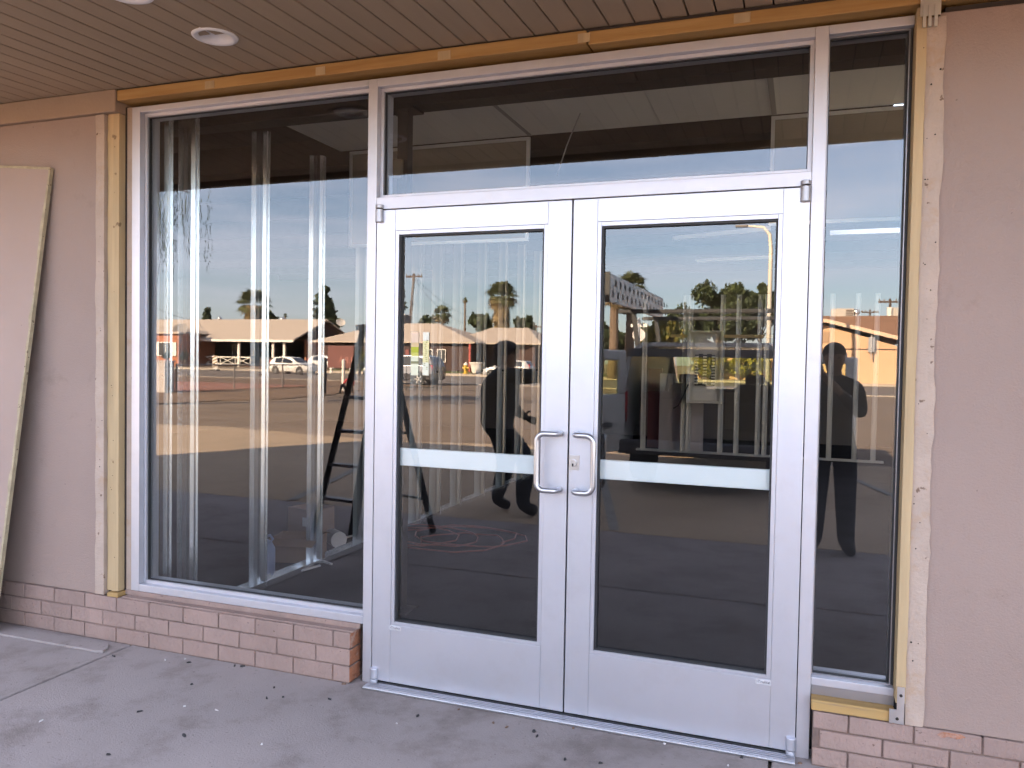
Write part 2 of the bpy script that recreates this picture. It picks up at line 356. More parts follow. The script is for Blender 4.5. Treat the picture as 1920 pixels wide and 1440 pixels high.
# exposed header beam (two lengths with a split joint) and its pale patches
hb = MB().box(-1.455, 0.972, -0.056, 0.10, 2.754, 2.806); hb.build('header_beam', M['wood_orange'], shop, bevel=0.004)
hb = MB().box(0.980, 8.0, -0.054, 0.10, 2.748, 2.800); hb.build('header_beam', M['wood_orange'], shop, bevel=0.004)
for px, py, wd in ((392, 165, 0.055), (600, 142, 0.05), (832, 112, 0.06), (1094, 82, 0.05), (1391, 45, 0.06)):
    p = onY(px, py, -0.06); MB().box(p.x - wd / 2, p.x + wd / 2, -0.0580, -0.0535, 2.758, 2.794).build('pale_patch', M['wood_pale'], shop, bevel=0.001)
MB().box(-1.46, 2.21, -0.05, 0.09, 2.800, 2.812).build('gap_shade_strip', M['gap'], shop)  # dark strips drawn as shade in the gaps above beam and wall
MB().box(2.25, 8.0, -0.03, 0.09, 2.716, 2.735).build('gap_shade_strip', M['gap'], shop)
# left wooden jamb: cracked painted strip, bare yellow stud, dark gap
def ragged(x0, x1, z0, z1, y0, y1, side, amp, seedv, n=60):
    rnd = random.Random(seedv); pts = []
    lo = [(x0, z0 + (z1 - z0) * i / n) for i in range(n + 1)]; hi = [(x1, z0 + (z1 - z0) * i / n) for i in range(n + 1)]
    ph = [rnd.uniform(-1, 1) for _ in range(n + 1)]
    for i in range(n + 1):
        d = amp * (0.6 * math.sin(i * 0.55 + seedv) + 0.7 * ph[i])
        if side == 'hi': hi[i] = (hi[i][0] + d, hi[i][1])
        else: lo[i] = (lo[i][0] + d, lo[i][1])
    poly = lo + hi[::-1]
    b = MB(); m = n + 1
    vs = [(x, y0, z) for x, z in lo] + [(x, y0, z) for x, z in hi] + [(x, y1, z) for x, z in lo] + [(x, y1, z) for x, z in hi]
    fs = []
    for i in range(n):
        fs += [(i, m + i, m + i + 1, i + 1), (2 * m + i, 2 * m + i + 1, 3 * m + i + 1, 3 * m + i), (i, i + 1, 2 * m + i + 1, 2 * m + i), (m + i, 3 * m + i, 3 * m + i + 1, m + i + 1)]
    fs += [(0, 2 * m, 3 * m, m), (n, m + n, 3 * m + n, 2 * m + n)]
    return b.add(vs, fs)
ragged(-1.597, -1.541, 0.240, 2.697, -0.052, 0.05, 'lo', 0.004, 3).build('paint_strip', M['strip'], shop)
MB().box(-1.5408, -1.5370, -0.020, 0.05, 0.245, 2.697).build('crack_gap', M['gap'], shop)
ragged(-1.5360, -1.462, 0.262, 2.699, -0.034, 0.05, 'lo', 0.0025, 5).build('jamb_stud', M['wood_pale'], shop)
MB().box(-1.461, -1.4475, 0.005, 0.08, 0.25, 2.74).build('crack_gap', M['gap'], shop)
MB().box(-1.515, -1.445, -0.055, 0.03, 0.236, 0.258).build('wood_block', M['wood_sill'], shop, bevel=0.003)
# right wooden jamb: pale stud edge, wide stripped band with a ragged paint edge
ragged(2.160, 2.1915, 0.285, 2.735, -0.056, 0.09, 'hi', 0.001, 9).build('jamb_stud', M['wood_pale'], shop)
ragged(2.1925, 2.252, 0.208, 2.700, -0.047, 0.05, 'hi', 0.0045, 12).build('paint_strip', M['strip'], shop)
nl = MB(); rnd = random.Random(4)
for k in range(20):
    z = 0.3 + 2.3 * rnd.random(); x = rnd.choice([2.206, 2.215, 2.235, 2.18]) + rnd.uniform(-.008, .008); r_ = rnd.uniform(.0014, .0036)
    nl.cyl((x, -0.0475 if x > 2.195 else -0.0565, z), (x, -0.0490 if x > 2.195 else -0.058, z), r_, n=8)
for k in range(18):
    z = 0.3 + 2.3 * rnd.random(); x = rnd.choice([-1.49, -1.505, -1.56, -1.57]) + rnd.uniform(-.008, .008); r_ = rnd.uniform(.0012, .003)
    yy = -0.0345 if x > -1.53 else -0.0525
    nl.cyl((x, yy, z), (x, yy - .0012, z), r_, n=8)
o = nl.build('nail_hole', M['gap'], shop); o['kind'] = 'stuff'
MB().box(1.879, 2.160, 0.003, 0.10, 0.2505, 0.2850).build('sub_sill', M['alu_dark'], shop)
MB().box(1.879, 2.160, -0.052, 0.11, 0.2105, 0.250).build('wood_sill', M['wood_sill'], shop, bevel=0.005)
# galvanised ties at the two right hand corners of the opening
galv = mat('galvanised', (0.62, 0.60, 0.60), 0.35, metal=0.9, var=0.12, vscale=30)
t = MB().box(2.140, 2.188, -0.0600, -0.0570, 0.212, 0.262).box(2.164, 2.188, -0.0600, -0.0570, 0.2625, 0.345)
tb = t.build('corner_tie', galv, shop)
t2 = MB()
for x, z in ((2.166, 0.230), (2.176, 0.315)): t2.cyl((x, -0.0602, z), (x, -0.0625, z), 0.0055, n=10)
t2.build('screw', M['gap'], tb)
t = MB().box(2.168, 2.232, -0.0650, -0.0620, 2.700, 2.792)
for x in (2.176, 2.193, 2.212): t.box(x, x + 0.010, -0.0720, -0.0655, 2.66, 2.735)
t.build('joist_tie', mat('galvanised_bright', (0.8, 0.78, 0.72), 0.3, metal=0.9), shop)
# painted brick base: every brick is a piece
def brick_run(xa, xb, joints0, zt, yf, raw_end=None, step=0.2145):
    base = MB().box(xa + 0.002, xb - 0.014, yf + 0.006, 0.09, -0.01, zt - 0.006).build('brick_base', M['mortar'], shop)
    rnd = random.Random(int(xa * 10)); pitch = zt / 3; hgt = pitch - 0.0072
    pr = {}
    for r_ in range(3):
        z0 = zt - pitch * r_ - hgt - 0.0005 + (pitch - hgt) * 0.0
        j = joints0[r_ % 2]
        while j > xa: j -= step
        edges = [xa]; j += step
        while j < xb - 0.02: edges.append(j); j += step
        edges.append(xb)
        for a, b in zip(edges[:-1], edges[1:]):
            L_ = b - a - 0.0065
            if L_ < 0.02: continue
            key = round(L_, 2)
            last = raw_end is not None and abs(b - xb) < 1e-6
            if key not in pr or last:
                m = MB().box(-L_ / 2, L_ / 2, 0, 0.095, 0, hgt)
                if last: m.mi[3] = 1
                ob = m.build('brick', [M['brick'], M['brick_raw']] if last else M['brick'], base, bevel=0.0028, seg=2, recalc=False)
                if not last: pr[key] = ob
                ob.location = Vector(((a + b) / 2, yf, z0)); 
            else:
                ob = inst(pr[key], base, ((a + b) / 2, yf, z0), 'brick')
            ob.location.y += rnd.uniform(-0.0018, 0.0018); ob.rotation_euler = (0, rnd.uniform(-.004, .004), rnd.uniform(-.004, .004))
    return base
brick_run(-4.2, -0.078, (-0.170, -0.262), 0.234, -0.052, raw_end=True)
br = brick_run(1.884, 4.4, (2.008, 1.908), 0.206, -0.046)
MB().box(-1.445, -0.060, -0.004, 0.06, 0.2430, 0.265).build('mortar_bed', M['brick'], shop)
MB().box(-1.43, -0.072, -0.044, 0.06, 0.2345, 0.2425).build('mortar_bed', M['brick'], shop, bevel=0.002)
# chipped paint showing raw brick
ch = MB().prism([(2.295, 0.190), (2.31, 0.2035), (2.37, 0.204), (2.385, 0.196), (2.36, 0.186), (2.33, 0.189), (2.31, 0.182)], 'y', -0.0500, -0.0478)
ch.build('paint_chip', M['brick_raw'], shop)

# ================================================================== STOREFRONT FRAME
fr = thing('storefront_frame', 'silver aluminium storefront frame with big left window, transom and narrow sidelight', 'window frame', (0.22, 0, 0))
AL = M['alu_frame']
D = 0.112
def member(x0, x1, z0, z1, y0=0.0, y1=D, nm='mullion', m=None): return MB().box(x0, x1, y0, y1, z0, z1).build(nm, m or AL, fr, bevel=0.0018)
member(-0.0455, -0.0005, 0.0, 2.7335)            # post left of the doors
member(1.8300, 1.8765, 0.0, 2.7335)              # post right of the doors
member(0.0, 1.8295, 2.151, 2.2045, nm='transom_bar')
member(0.0, 1.8295, 2.697, 2.7335, nm='head_rail')
member(-1.360, -0.046, 2.705, 2.7335, nm='head_rail')
member(1.877, 2.159, 2.700, 2.7335, nm='head_rail')
member(-1.412, -1.3605, 0.2655, 2.7335, nm='jamb')
MB().box(-1.447, -1.4125, 0.004, 0.1, 0.25, 2.735).build('caulk_strip', M['strip'], shop)
member(-1.360, -0.046, 0.2655, 0.302, nm='sill_rail')
member(1.877, 2.159, 0.2855, 0.3145, nm='sill_rail')
member(2.150, 2.1592, 0.315, 2.6995, 0.03, D, nm='jamb', m=M['gasket'])  # black strip painted in for the wood jamb's dark reflection
# glazing stops set back + gaskets + panes
GY = 0.058
def pane(x0, x1, z0, z1, stop=0.020, nm='glass_pane', par=None, y=GY, stopmat=None):
    par = par or fr
    s_ = MB()
    a = 0.0006
    s_.box(x0 + a, x0 + stop, 0.030, y - 0.004, z0 + a, z1 - a).box(x1 - stop, x1 - a, 0.030, y - 0.004, z0 + a, z1 - a)
    s_.box(x0 + stop + a, x1 - stop - a, 0.0305, y - 0.004, z0 + a, z0 + stop).box(x0 + stop + a, x1 - stop - a, 0.0305, y - 0.004, z1 - stop, z1 - a)
    s_.build('glazing_stop', stopmat or M['alu_frame'], par)
    g = MB(); k = 0.0035
    g.box(x0 + stop, x0 + stop + k, y - 0.016, y - 0.001, z0 + stop, z1 - stop).box(x1 - stop - k, x1 - stop, y - 0.016, y - 0.001, z0 + stop, z1 - stop)
    g.box(x0 + stop + k, x1 - stop - k, y - 0.0155, y - 0.001, z0 + stop, z0 + stop + k).box(x0 + stop + k, x1 - stop - k, y - 0.0155, y - 0.001, z1 - stop - k, z1 - stop)
    g.build('gasket', M['gasket'], par)
    bk = MB()   # dark inner channel behind the pane edge
    bk.box(x0 + a, x0 + stop + 0.004, y + 0.003, D - 0.002, z0 + a, z1 - a).box(x1 - stop - 0.004, x1 - a, y + 0.003, D - 0.002, z0 + a, z1 - a)
    bk.box(x0 + stop + 0.005, x1 - stop - 0.005, y + 0.003, D - 0.002, z0 + a, z0 + stop).box(x0 + stop + 0.005, x1 - stop - 0.005, y + 0.003, D - 0.002, z1 - stop, z1 - a)
    bk.build('inner_channel', stopmat or M['alu_frame'], par)
    p = MB().quad((x0 + 0.004, y, z0 + 0.004), (x1 - 0.004, y, z0 + 0.004), (x1 - 0.004, y, z1 - 0.004), (x0 + 0.004, y, z1 - 0.004))
    return p.build(nm, M['glass'], par, recalc=False)
pane(-1.360, -0.046, 0.302, 2.705, stop=0.018)
pane(0.0, 1.8295, 2.2045, 2.697, stop=0.016)
pane(1.877, 2.150, 0.3145, 2.700, stop=0.004, stopmat=M['alu_dark'])
# threshold with ribs
th = MB().box(0.0, 1.829, -0.075, 0.112, 0.0005, 0.010).build('threshold', M['alu_bright'], fr, bevel=0.002)
rb = MB()
for i, y in enumerate((-0.068, -0.054, -0.040, -0.027)): rb.box(0.002, 1.827, y, y + 0.006, 0.0102, 0.0145)
rb.build('rib', M['alu_bright'], th)
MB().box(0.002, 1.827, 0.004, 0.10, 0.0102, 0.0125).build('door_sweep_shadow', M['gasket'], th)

# ================================================================== DOORS
def door(x0, x1, hinge, label):
    d = thing('glass_door', label, 'door', (x0 if hinge == 'L' else x1, 0.0, 0.0), 'pair of aluminium glass entrance doors')
    so, sm = 0.093, 0.1015          # hinge stile, meeting stile
    zb, zt = 0.018, 2.147
    sl, sr = (so, sm) if hinge == 'L' else (sm, so)
    A = M['alu']
    MB().box(x0, x0 + sl, 0.001, 0.045, zb, zt).build('stile', A, d, bevel=0.0015)
    MB().box(x1 - sr, x1, 0.001, 0.045, zb, zt).build('stile', A, d, bevel=0.0015)
    MB().box(x0 + sl + 0.0006, x1 - sr - 0.0006, 0.0014, 0.045, zb, 0.281).build('bottom_rail', A, d, bevel=0.001)
    MB().box(x0 + sl + 0.0006, x1 - sr - 0.0006, 0.0014, 0.045, 2.053, zt).build('top_rail', A, d, bevel=0.001)
    gx0, gx1, gz0, gz1 = x0 + sl, x1 - sr, 0.2815, 2.0525
    s_ = MB(); t = 0.017
    s_.box(gx0 + .0006, gx0 + t, 0.0035, 0.030, gz0, gz1).box(gx1 - t, gx1 - .0006, 0.0035, 0.030, gz0, gz1)
    s_.box(gx0 + t + .0004, gx1 - t - .0004, 0.0038, 0.030, gz0, gz0 + t - .003).box(gx0 + t + .0004, gx1 - t - .0004, 0.0038, 0.030, gz1 - t, gz1)
    s_.build('glazing_bead', A, d, bevel=0.001)
    g = MB(); k = 0.008; a0, a1, b0, b1 = gx0 + t, gx1 - t, gz0 + t - .003, gz1 - t
    g.box(a0, a0 + k, 0.012, 0.0285, b0, b1).box(a1 - k, a1, 0.012, 0.0285, b0, b1).box(a0 + k, a1 - k, 0.0122, 0.0285, b0, b0 + k).box(a0 + k, a1 - k, 0.0122, 0.0285, b1 - k, b1)
    g.build('gasket', M['gasket'], d)
    MB().quad((a0 - .006, 0.030, b0 - .006), (a1 + .006, 0.030, b0 - .006), (a1 + .006, 0.030, b1 + .006), (a0 - .006, 0.030, b1 + .006)).build('glass_pane', M['glass'], d, recalc=False)
    # flat push bar fixed inside behind the glass
    MB().box(a0 - .004, a1 + .004, 0.036, 0.062, 1.001, 1.080).build('push_bar', M['bar_alu'], d, bevel=0.003)
    # offset pull handle
    sgn = -1 if hinge == 'L' else 1
    xm = (x1 - 0.030) if hinge == 'L' else (x0 + 0.034)
    xg = xm + sgn * 0.084
    zt_, zb_ = 1.186, 0.952
    pts = []
    for z, s2 in ((zt_, 1), (zb_, -1)):
        seg = []
        n = 7
        seg.append((xm, 0.0, z))
        for i in range(n + 1):
            t_ = i / n * math.pi / 2
            seg.append((xm + sgn * 0.030 * (1 - math.cos(t_)), -0.030 - 0.030 * math.sin(t_) + 0.0, z))
        for i in range(n + 1):
            t_ = i / n * math.pi / 2
            seg.append((xg - sgn * 0.032 * (1 - math.sin(t_)), -0.060, z - s2 * 0.032 * (1 - math.cos(t_))))
        pts.append(seg)
    line = pts[0] + pts[1][::-1]
    hd = MB().tube(line, 0.0115, 14).build('pull_handle', M['alu_bright'], d, smooth=True)
    es = MB()
    for z in (zt_, zb_): es.cyl((xm, 0.0005, z), (xm, -0.004, z), 0.0145, n=18)
    es.build('rose', M['alu_bright'], hd, smooth=False)
    # pivots
    xp = x0 if hinge == 'L' else x1
    s2 = 1 if hinge == 'L' else -1
    for z0, z1 in ((2.092, 2.150), (2.1535, 2.170)):
        MB().cyl((xp + s2 * 0.016, -0.004, z0), (xp + s2 * 0.016, -0.004, z1), 0.0185, n=20).build('top_pivot', M['alu_dark'], d, bevel=0.002)
    for z0, z1 in ((0.028, 0.074), (0.004, 0.025)):
        MB().cyl((xp + s2 * 0.014, -0.004, z0), (xp + s2 * 0.014, -0.004, z1), 0.0185, n=20).build('bottom_pivot', M['alu_dark'] if hinge == 'x' else M['alu'], d, bevel=0.002)
    # maker's label
    lx = (x0 + sl - 0.004) if hinge == 'L' else (x1 - sr - 0.056)
    lz = 0.262
    st = MB().box(lx, lx + 0.057, -0.0008, 0.0012, lz - 0.003, lz + 0.017).build('maker_label', mat('label_film', (0.46, 0.45, 0.47), 0.5), d)
    tm = text_mesh('\u203aTrulite', 0.0165, mat('label_ink', (0.03, 0.03, 0.04), 0.6), 'label_print', st, Matrix.Translation((lx + 0.003, -0.0012, lz + 0.002)) @ FACE, 0.0002)
    return d
dl = door(0.003, 0.9105, 'L', 'left leaf aluminium glass door hinged beside the large window, no lock cylinder')
dr = door(0.9175, 1.8265, 'R', 'right leaf aluminium glass door with key lock cylinder beside its pull handle')
lk = MB().box(0.9185, 0.9620, -0.0025, 0.001, 1.036, 1.098).build('lock_plate', M['alu_bright'], dr, bevel=0.0008)
MB().cyl((0.937, -0.0026, 1.066), (0.937, -0.010, 1.066), 0.0155, n=22).build('lock_cylinder', M['alu_bright'], lk, bevel=0.001)
MB().box(0.9335, 0.9405, -0.0108, -0.0100, 1.052, 1.064).build('keyhole', M['gasket'], lk)
# strip labels stuck inside the left door glass
def sticker(px0, px1, py0, py1, label, bands):
    a = onY(px0, py0, 0.033); b = onY(px1, py1, 0.033)
    t = thing('glass_sticker', label, 'sticker', ((a.x + b.x) / 2, 0.028, b.z))
    n = 0
    for f0, f1, c in bands:
        MB().box(a.x, b.x, 0.0262, 0.0295, b.z + (a.z - b.z) * f0 + 0.0002, b.z + (a.z - b.z) * f1).build('print_band', mat('sticker_%d' % int(sum(c) * 1000), tuple(v * .72 for v in c), 0.6), t)
    return t
sticker(772.5, 785, 623, 704, 'narrow strip sticker with yellow green mark and peach top on door glass', ((0, .27, (.85, .83, .60)), (.27, .33, (.25, .25, .12)), (.33, .45, (.80, .80, .55)), (.45, .53, (.62, .60, .12)), (.53, .66, (.48, .50, .02)), (.66, .76, (.80, .58, .30)), (.76, 1, (.85, .63, .45))))
s2 = sticker(794.5, 804.5, 623, 704, 'pale yellow strip sticker with scribbled lettering on door glass', ((0, .3, (.86, .84, .66)), (.3, .8, (.86, .78, .40)), (.8, 1, (.88, .86, .72))))
sm = MB(); a = onY(799.5, 664, 0.0318); rnd = random.Random(2)
for k in range(16):
    z = a.z + (k - 8) * 0.0085; x = a.x + rnd.uniform(-.007, .007); sm.box(x - .004, x + .004, 0.0252, 0.0260, z, z + 0.003)
sm.build('print_marks', mat('ink_olive', (.25, .22, .06), .7), s2)

# ================================================================== SMALL THINGS OUTSIDE THE DOOR
# leaning sheet of painted board
p_top = Vector((-1.895, -0.062, 2.447)); p_bot = Vector((-2.125, -0.215, 0.004))
Lp = (p_top - p_bot).length; zl = (p_top - p_bot).normalized(); nrm = Vector((0.0, -1.0, 0.0)); xl = zl.cross(nrm).normalized() * -1
xl = Vector((1, 0, 0)) - zl * zl.x; xl.normalize(); yl = zl.cross(xl).normalized()
lp = thing('leaning_board', 'pink tan painted wall sheet with raw yellow edges leaning against the wall', 'board', (-2.7, -0.2, 0))
def sheetbox(u0, u1, w0, w1, t0, t1):
    b = MB(); P = lambda u, t, w_: p_bot + xl * u + zl * w_ + yl * t
    b.add([P(u0, t0, w0), P(u1, t0, w0), P(u1, t1, w0), P(u0, t1, w0), P(u0, t0, w1), P(u1, t0, w1), P(u1, t1, w1), P(u0, t1, w1)], [(0, 3, 2, 1), (4, 5, 6, 7), (0, 1, 5, 4), (1, 2, 6, 5), (2, 3, 7, 6), (3, 0, 4, 7)]); return b
sheetbox(-1.21, 0.0, 0.0, Lp, -0.001, 0.016).build('face_sheet', M['panel'], lp, bevel=0.001)
rnd = random.Random(31)
eb = MB(); n = 50
vs = []
for i in range(n + 1):
    wv = Lp * i / n; d = rnd.uniform(-0.006, 0.004) + 0.003 * math.sin(i * .7)
    P = lambda u, t: p_bot + xl * u + zl * wv + yl * t
    vs += [P(-0.012 + d, -0.0035), P(0.0025, -0.0035), P(0.0035, 0.016), P(-0.012 + d, 0.0165)]
fs = []
for i in range(n):
    for k in range(4): fs.append((i * 4 + k, i * 4 + (k + 1) % 4, i * 4 + 4 + (k + 1) % 4, i * 4 + 4 + k))
fs += [(0, 1, 2, 3), (n * 4 + 3, n * 4 + 2, n * 4 + 1, n * 4)]
eb.add(vs, fs).build('raw_edge', M['panel_edge'], lp)
sheetbox(-1.21, -0.006, Lp - 0.010, Lp + 0.003, -0.003, 0.0155).build('raw_edge', M['panel_edge'], lp)
# thin board lying on the slab at the wall foot
fb = MB().prism([(-2.55, -0.205), (-1.44, -0.195), (-1.405, -0.182), (-1.42, -0.135), (-1.455, -0.098), (-2.55, -0.100)], 'z', 0.001, 0.013).build('flat_board', M['concrete'], bevel=0.002)
tag(fb, 'thin dusty board lying flat on the concrete along the brick foot', 'board')
# recessed porch lights
def downlight(x, y, label):
    z = 2.815 - SL * (-y) + 0.001
    t = thing('recessed_light', label, 'ceiling light', (x, y, z))
    MB().lathe((x, y, z), [(0.093, 0.0), (0.090, -0.006), (0.078, -0.009), (0.066, -0.004), (0.058, 0.008)], 36).build('trim_ring', mat('white_trim', (.74, .72, .72), .4), t, smooth=True)
    MB().lathe((x, y, z), [(0.060, 0.0050), (0.030, 0.0030), (0.004, 0.0025)], 32).build('lens', mat('frosted_lens', (.56, .56, .64), .35), t, smooth=True)
p = CAM + ray(403, 69) * ((2.797 - CAM.z) / ray(403, 69).z); downlight(p.x, p.y, 'white round recessed porch light in the slatted ceiling near the header beam')
p2 = CAM + ray(238, -14) * ((2.782 - CAM.z) / ray(238, -14).z); downlight(p2.x, p2.y, 'white round recessed porch light in the slatted ceiling out towards the fascia')
# debris on the walkway
blk = mat('black_crumb', (.02, .02, .022), .7, bump=.5); wht = mat('white_chip', (.50, .47, .46), .7); brn = mat('brown_crumb', (.16, .10, .07), .9)
def floorpt(px, py): d = ray(px, py); return CAM + d * (-CAM.z / d.z)
def crumb(px, py, ln, wd, h, m, nm, label, cat, grp, seedv):
    p = floorpt(px, py); r_ = random.Random(seedv); a = r_.uniform(0, 3.1); b = MB(); n = 7; vs = []
    for zz, sc_ in ((0.0005, 1.0), (h, 0.72)):
        for i in range(n):
            t = 2 * math.pi * i / n; rr = r_.uniform(.75, 1.15) * sc_; u = ln / 2 * math.cos(t) * rr; v = wd / 2 * math.sin(t) * rr
            vs.append((p.x + u * math.cos(a) - v * math.sin(a), p.y + u * math.sin(a) + v * math.cos(a), zz * (1 if zz < .001 else r_.uniform(.7, 1.2))))
    b.add(vs, [tuple(reversed(range(n))), tuple(range(n, 2 * n))] + [(i, (i + 1) % n, n + (i + 1) % n, n + i) for i in range(n)])
    return tag(b.build(nm, m), label, cat, grp)
for k, (x, y, l_, w_) in enumerate(((345, 1380, .034, .014), (203, 1416, .020, .008), (213, 1231, .026, .010), (354, 1243, .026, .009), (455, 1250, .03, .01), (440, 1249, .018, .008), (500, 1310, .022, .008), (531, 1308, .014, .008), (359, 1284, .016, .008), (783, 1343, .024, .01), (1001, 1372, .022, .016), (1007, 1381, .02, .008), (1059, 1425, .018, .012), (780, 1309, .022, .008), (1090, 1359, .03, .009), (618, 1312, .026, .006), (262, 1335, .03, .006), (514, 1290, .012, .008), (1126, 1432, .02, .007), (1390, 1421, .016, .012))):
    crumb(x, y, l_, w_, .007, blk, 'black_crumb', 'small black rubber crumb lying on the grey walkway', 'debris', 'black crumbs on the walkway', k)
for k, (x, y, l_, w_) in enumerate(((78, 1352, .026, .008), (346, 1325, .014, .011), (406, 1332, .024, .007), (491, 1396, .012, .009), (310, 1238, .012, .008), (347, 1236, .01, .007), (744, 1357, .01, .006), (1246, 1395, .014, .011), (1350, 1409, .016, .008), (1180, 1374, .012, .008), (1365, 1436, .008, .006))):
    crumb(x, y, l_, w_, .005, wht, 'white_chip', 'small white paint or plaster chip lying on the grey walkway', 'debris', 'white chips on the walkway', 50 + k)
for k, (x, y, l_, w_) in enumerate(((620, 1275, .02, .012), (645, 1283, .026, .016), (560, 1262, .018, .01), (420, 1240, .02, .01), (1003, 1343, .02, .01), (925, 1356, .016, .01), (950, 1364, .02, .008), (700, 1290, .018, .008), (1075, 1366, .014, .008), (860, 1331, .014, .007), (1500, 1432, .02, .012))):
    crumb(x, y, l_, w_, .006, brn, 'brick_crumb', 'small reddish brown brick crumb at the foot of the shop front', 'debris', 'brick crumbs at the foot of the shop front', 90 + k)

# ================================================================== INSIDE THE SHOP
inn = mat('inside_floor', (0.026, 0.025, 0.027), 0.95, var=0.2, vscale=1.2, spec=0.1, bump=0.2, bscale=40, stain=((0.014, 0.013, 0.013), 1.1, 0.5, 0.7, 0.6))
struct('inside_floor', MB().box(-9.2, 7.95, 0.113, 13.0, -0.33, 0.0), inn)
dry = mat('drywall', (0.88, 0.86, 0.82), 0.85, var=0.04, vscale=1.5)
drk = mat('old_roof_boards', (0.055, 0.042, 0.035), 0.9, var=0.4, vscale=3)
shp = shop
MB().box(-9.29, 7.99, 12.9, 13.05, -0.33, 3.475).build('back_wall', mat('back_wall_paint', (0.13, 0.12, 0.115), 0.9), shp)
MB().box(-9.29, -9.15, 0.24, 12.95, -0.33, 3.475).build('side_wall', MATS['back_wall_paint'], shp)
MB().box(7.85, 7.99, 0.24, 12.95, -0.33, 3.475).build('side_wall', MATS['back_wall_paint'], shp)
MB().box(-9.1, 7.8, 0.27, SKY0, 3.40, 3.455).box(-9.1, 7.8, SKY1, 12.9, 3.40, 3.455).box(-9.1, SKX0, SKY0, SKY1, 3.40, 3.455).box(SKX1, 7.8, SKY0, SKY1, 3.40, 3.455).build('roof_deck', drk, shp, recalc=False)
for i in range(9):
    y = 2.9 + i * 1.1; MB().box(-9.1, 7.8 if not SKY0 - .2 < y < SKY1 + .1 else SKX0 - .05, y, y + 0.07, 3.16, 3.398).build('joist', drk, shp)
# white drywall ceiling just behind the shop front, carried by a dark steel beam on a post
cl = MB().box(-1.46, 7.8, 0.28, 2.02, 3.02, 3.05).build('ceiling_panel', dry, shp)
MB().box(0.02, 0.045, 1.05, 2.02, 3.0165, 3.0198).build('panel_joint', mat('joint_tape', (0.42, 0.40, 0.38), 0.9), cl)
MB().box(1.60, 1.63, 1.05, 2.02, 3.0165, 3.0198).build('panel_joint', MATS['joint_tape'], cl)
stl = mat('dark_steel', (0.05, 0.042, 0.038), 0.55, metal=0.3, var=0.2)
bm_ = thing('steel_beam', 'dark steel beam crossing the ceiling just inside the shop front', 'beam', (0.9, 1.0, 2.9))
MB().box(-3.2, 7.8, 0.93, 1.07, 2.925, 2.94).build('flange', stl, bm_); MB().box(-3.2, 7.8, 0.985, 1.015, 2.9405, 3.018).build('web', stl, bm_)
MB().box(-3.2, 7.8, 0.30, 0.42, 2.90, 3.018).build('back_angle', mat('grey_angle', (.22, .21, .20), .6), bm_)
pst = thing('steel_post', 'dark square steel post standing behind the left door jamb', 'post', (-0.385, 1.0, 0))
MB().box(-0.42, -0.352, 0.965, 1.035, 0.006, 2.912).build('shaft', stl, pst, bevel=0.006)
MB().box(-0.47, -0.302, 0.915, 1.085, 0.0005, 0.006).build('base_plate', stl, pst); MB().box(-0.47, -0.302, 0.93, 1.07, 2.9125, 2.9245).build('cap_plate', stl, pst)
MB().box(-0.455, -0.375, 0.935, 0.963, 2.52, 2.63).build('switch_box', mat('switch_box', (.16, .14, .11), .6), pst, bevel=.003)
# framed dropped panels (drywall bulkheads with bright metal bead)
bead = mat('metal_bead', (0.80, 0.80, 0.80), 0.4, metal=0.5); bul = mat('bulkhead_board', (0.30, 0.265, 0.22), 0.9)
def bulkhead(x0, x1, z0, z1, y, label):
    t = thing('ceiling_bulkhead', label, 'bulkhead', ((x0 + x1) / 2, y, z0))
    MB().box(x0 + .02, x1 - .02, y + .004, y + .012, z0 + .02, z1 - .02).build('board', glass_dark, t)
    b = MB(); k = 0.022
    b.box(x0, x1, y - .004, y + .02, z0, z0 + k).box(x0, x1, y - .004, y + .02, z1 - k, z1).box(x0, x0 + k, y - .0038, y + .0198, z0 + k, z1 - k).box(x1 - k, x1, y - .0038, y + .0198, z0 + k, z1 - k)
    b.build('bead_frame', bead, t)
glass_dark = bul
bulkhead(-1.37, 0.035, 2.30, 3.005, 2.0, 'dark hanging ceiling bulkhead edged with bright metal bead beside the steel post')
bulkhead(1.60, 4.6, 2.34, 3.005, 2.0, 'dark hanging ceiling bulkhead edged with bright metal bead behind the sidelight')
ch = MB().box(-0.1, 5.2, 4.2, 4.26, 3.05, 3.13).build('ceiling_channel', bead, None); tag(ch, 'long bright metal ceiling channel seen through the transom', 'metal channel')
wire = MB().tube([onY(1088, 212, 1.6), onY(1072, 250, 1.62), onY(1062, 275, 1.6), onY(1045, 327, 1.58)], 0.004, 6).build('hanging_wire', mat('cable_grey', (.45, .44, .43), .6)); tag(wire, 'single loose wire hanging down from the drywall ceiling', 'wire')
for a, b, yy, lb in (((1262, 447), (1445, 428), 6.4, 'upper'), ((1305, 489), (1448, 482), 9.0, 'lower'), ((1556, 437), (1712, 431), 6.4, 'side')):
    p = onY(*a, yy); q = onY(*b, yy)
    o = MB().bar(p, q, 0.05, 0.05).build('lamp_batten', bead)
    tag(o, {'upper': 'slim pale ceiling batten seen high through the right door glass', 'lower': 'short pale ceiling batten deeper in the room behind the right door', 'side': 'slim pale ceiling batten seen high through the narrow sidelight'}[lb], 'batten')

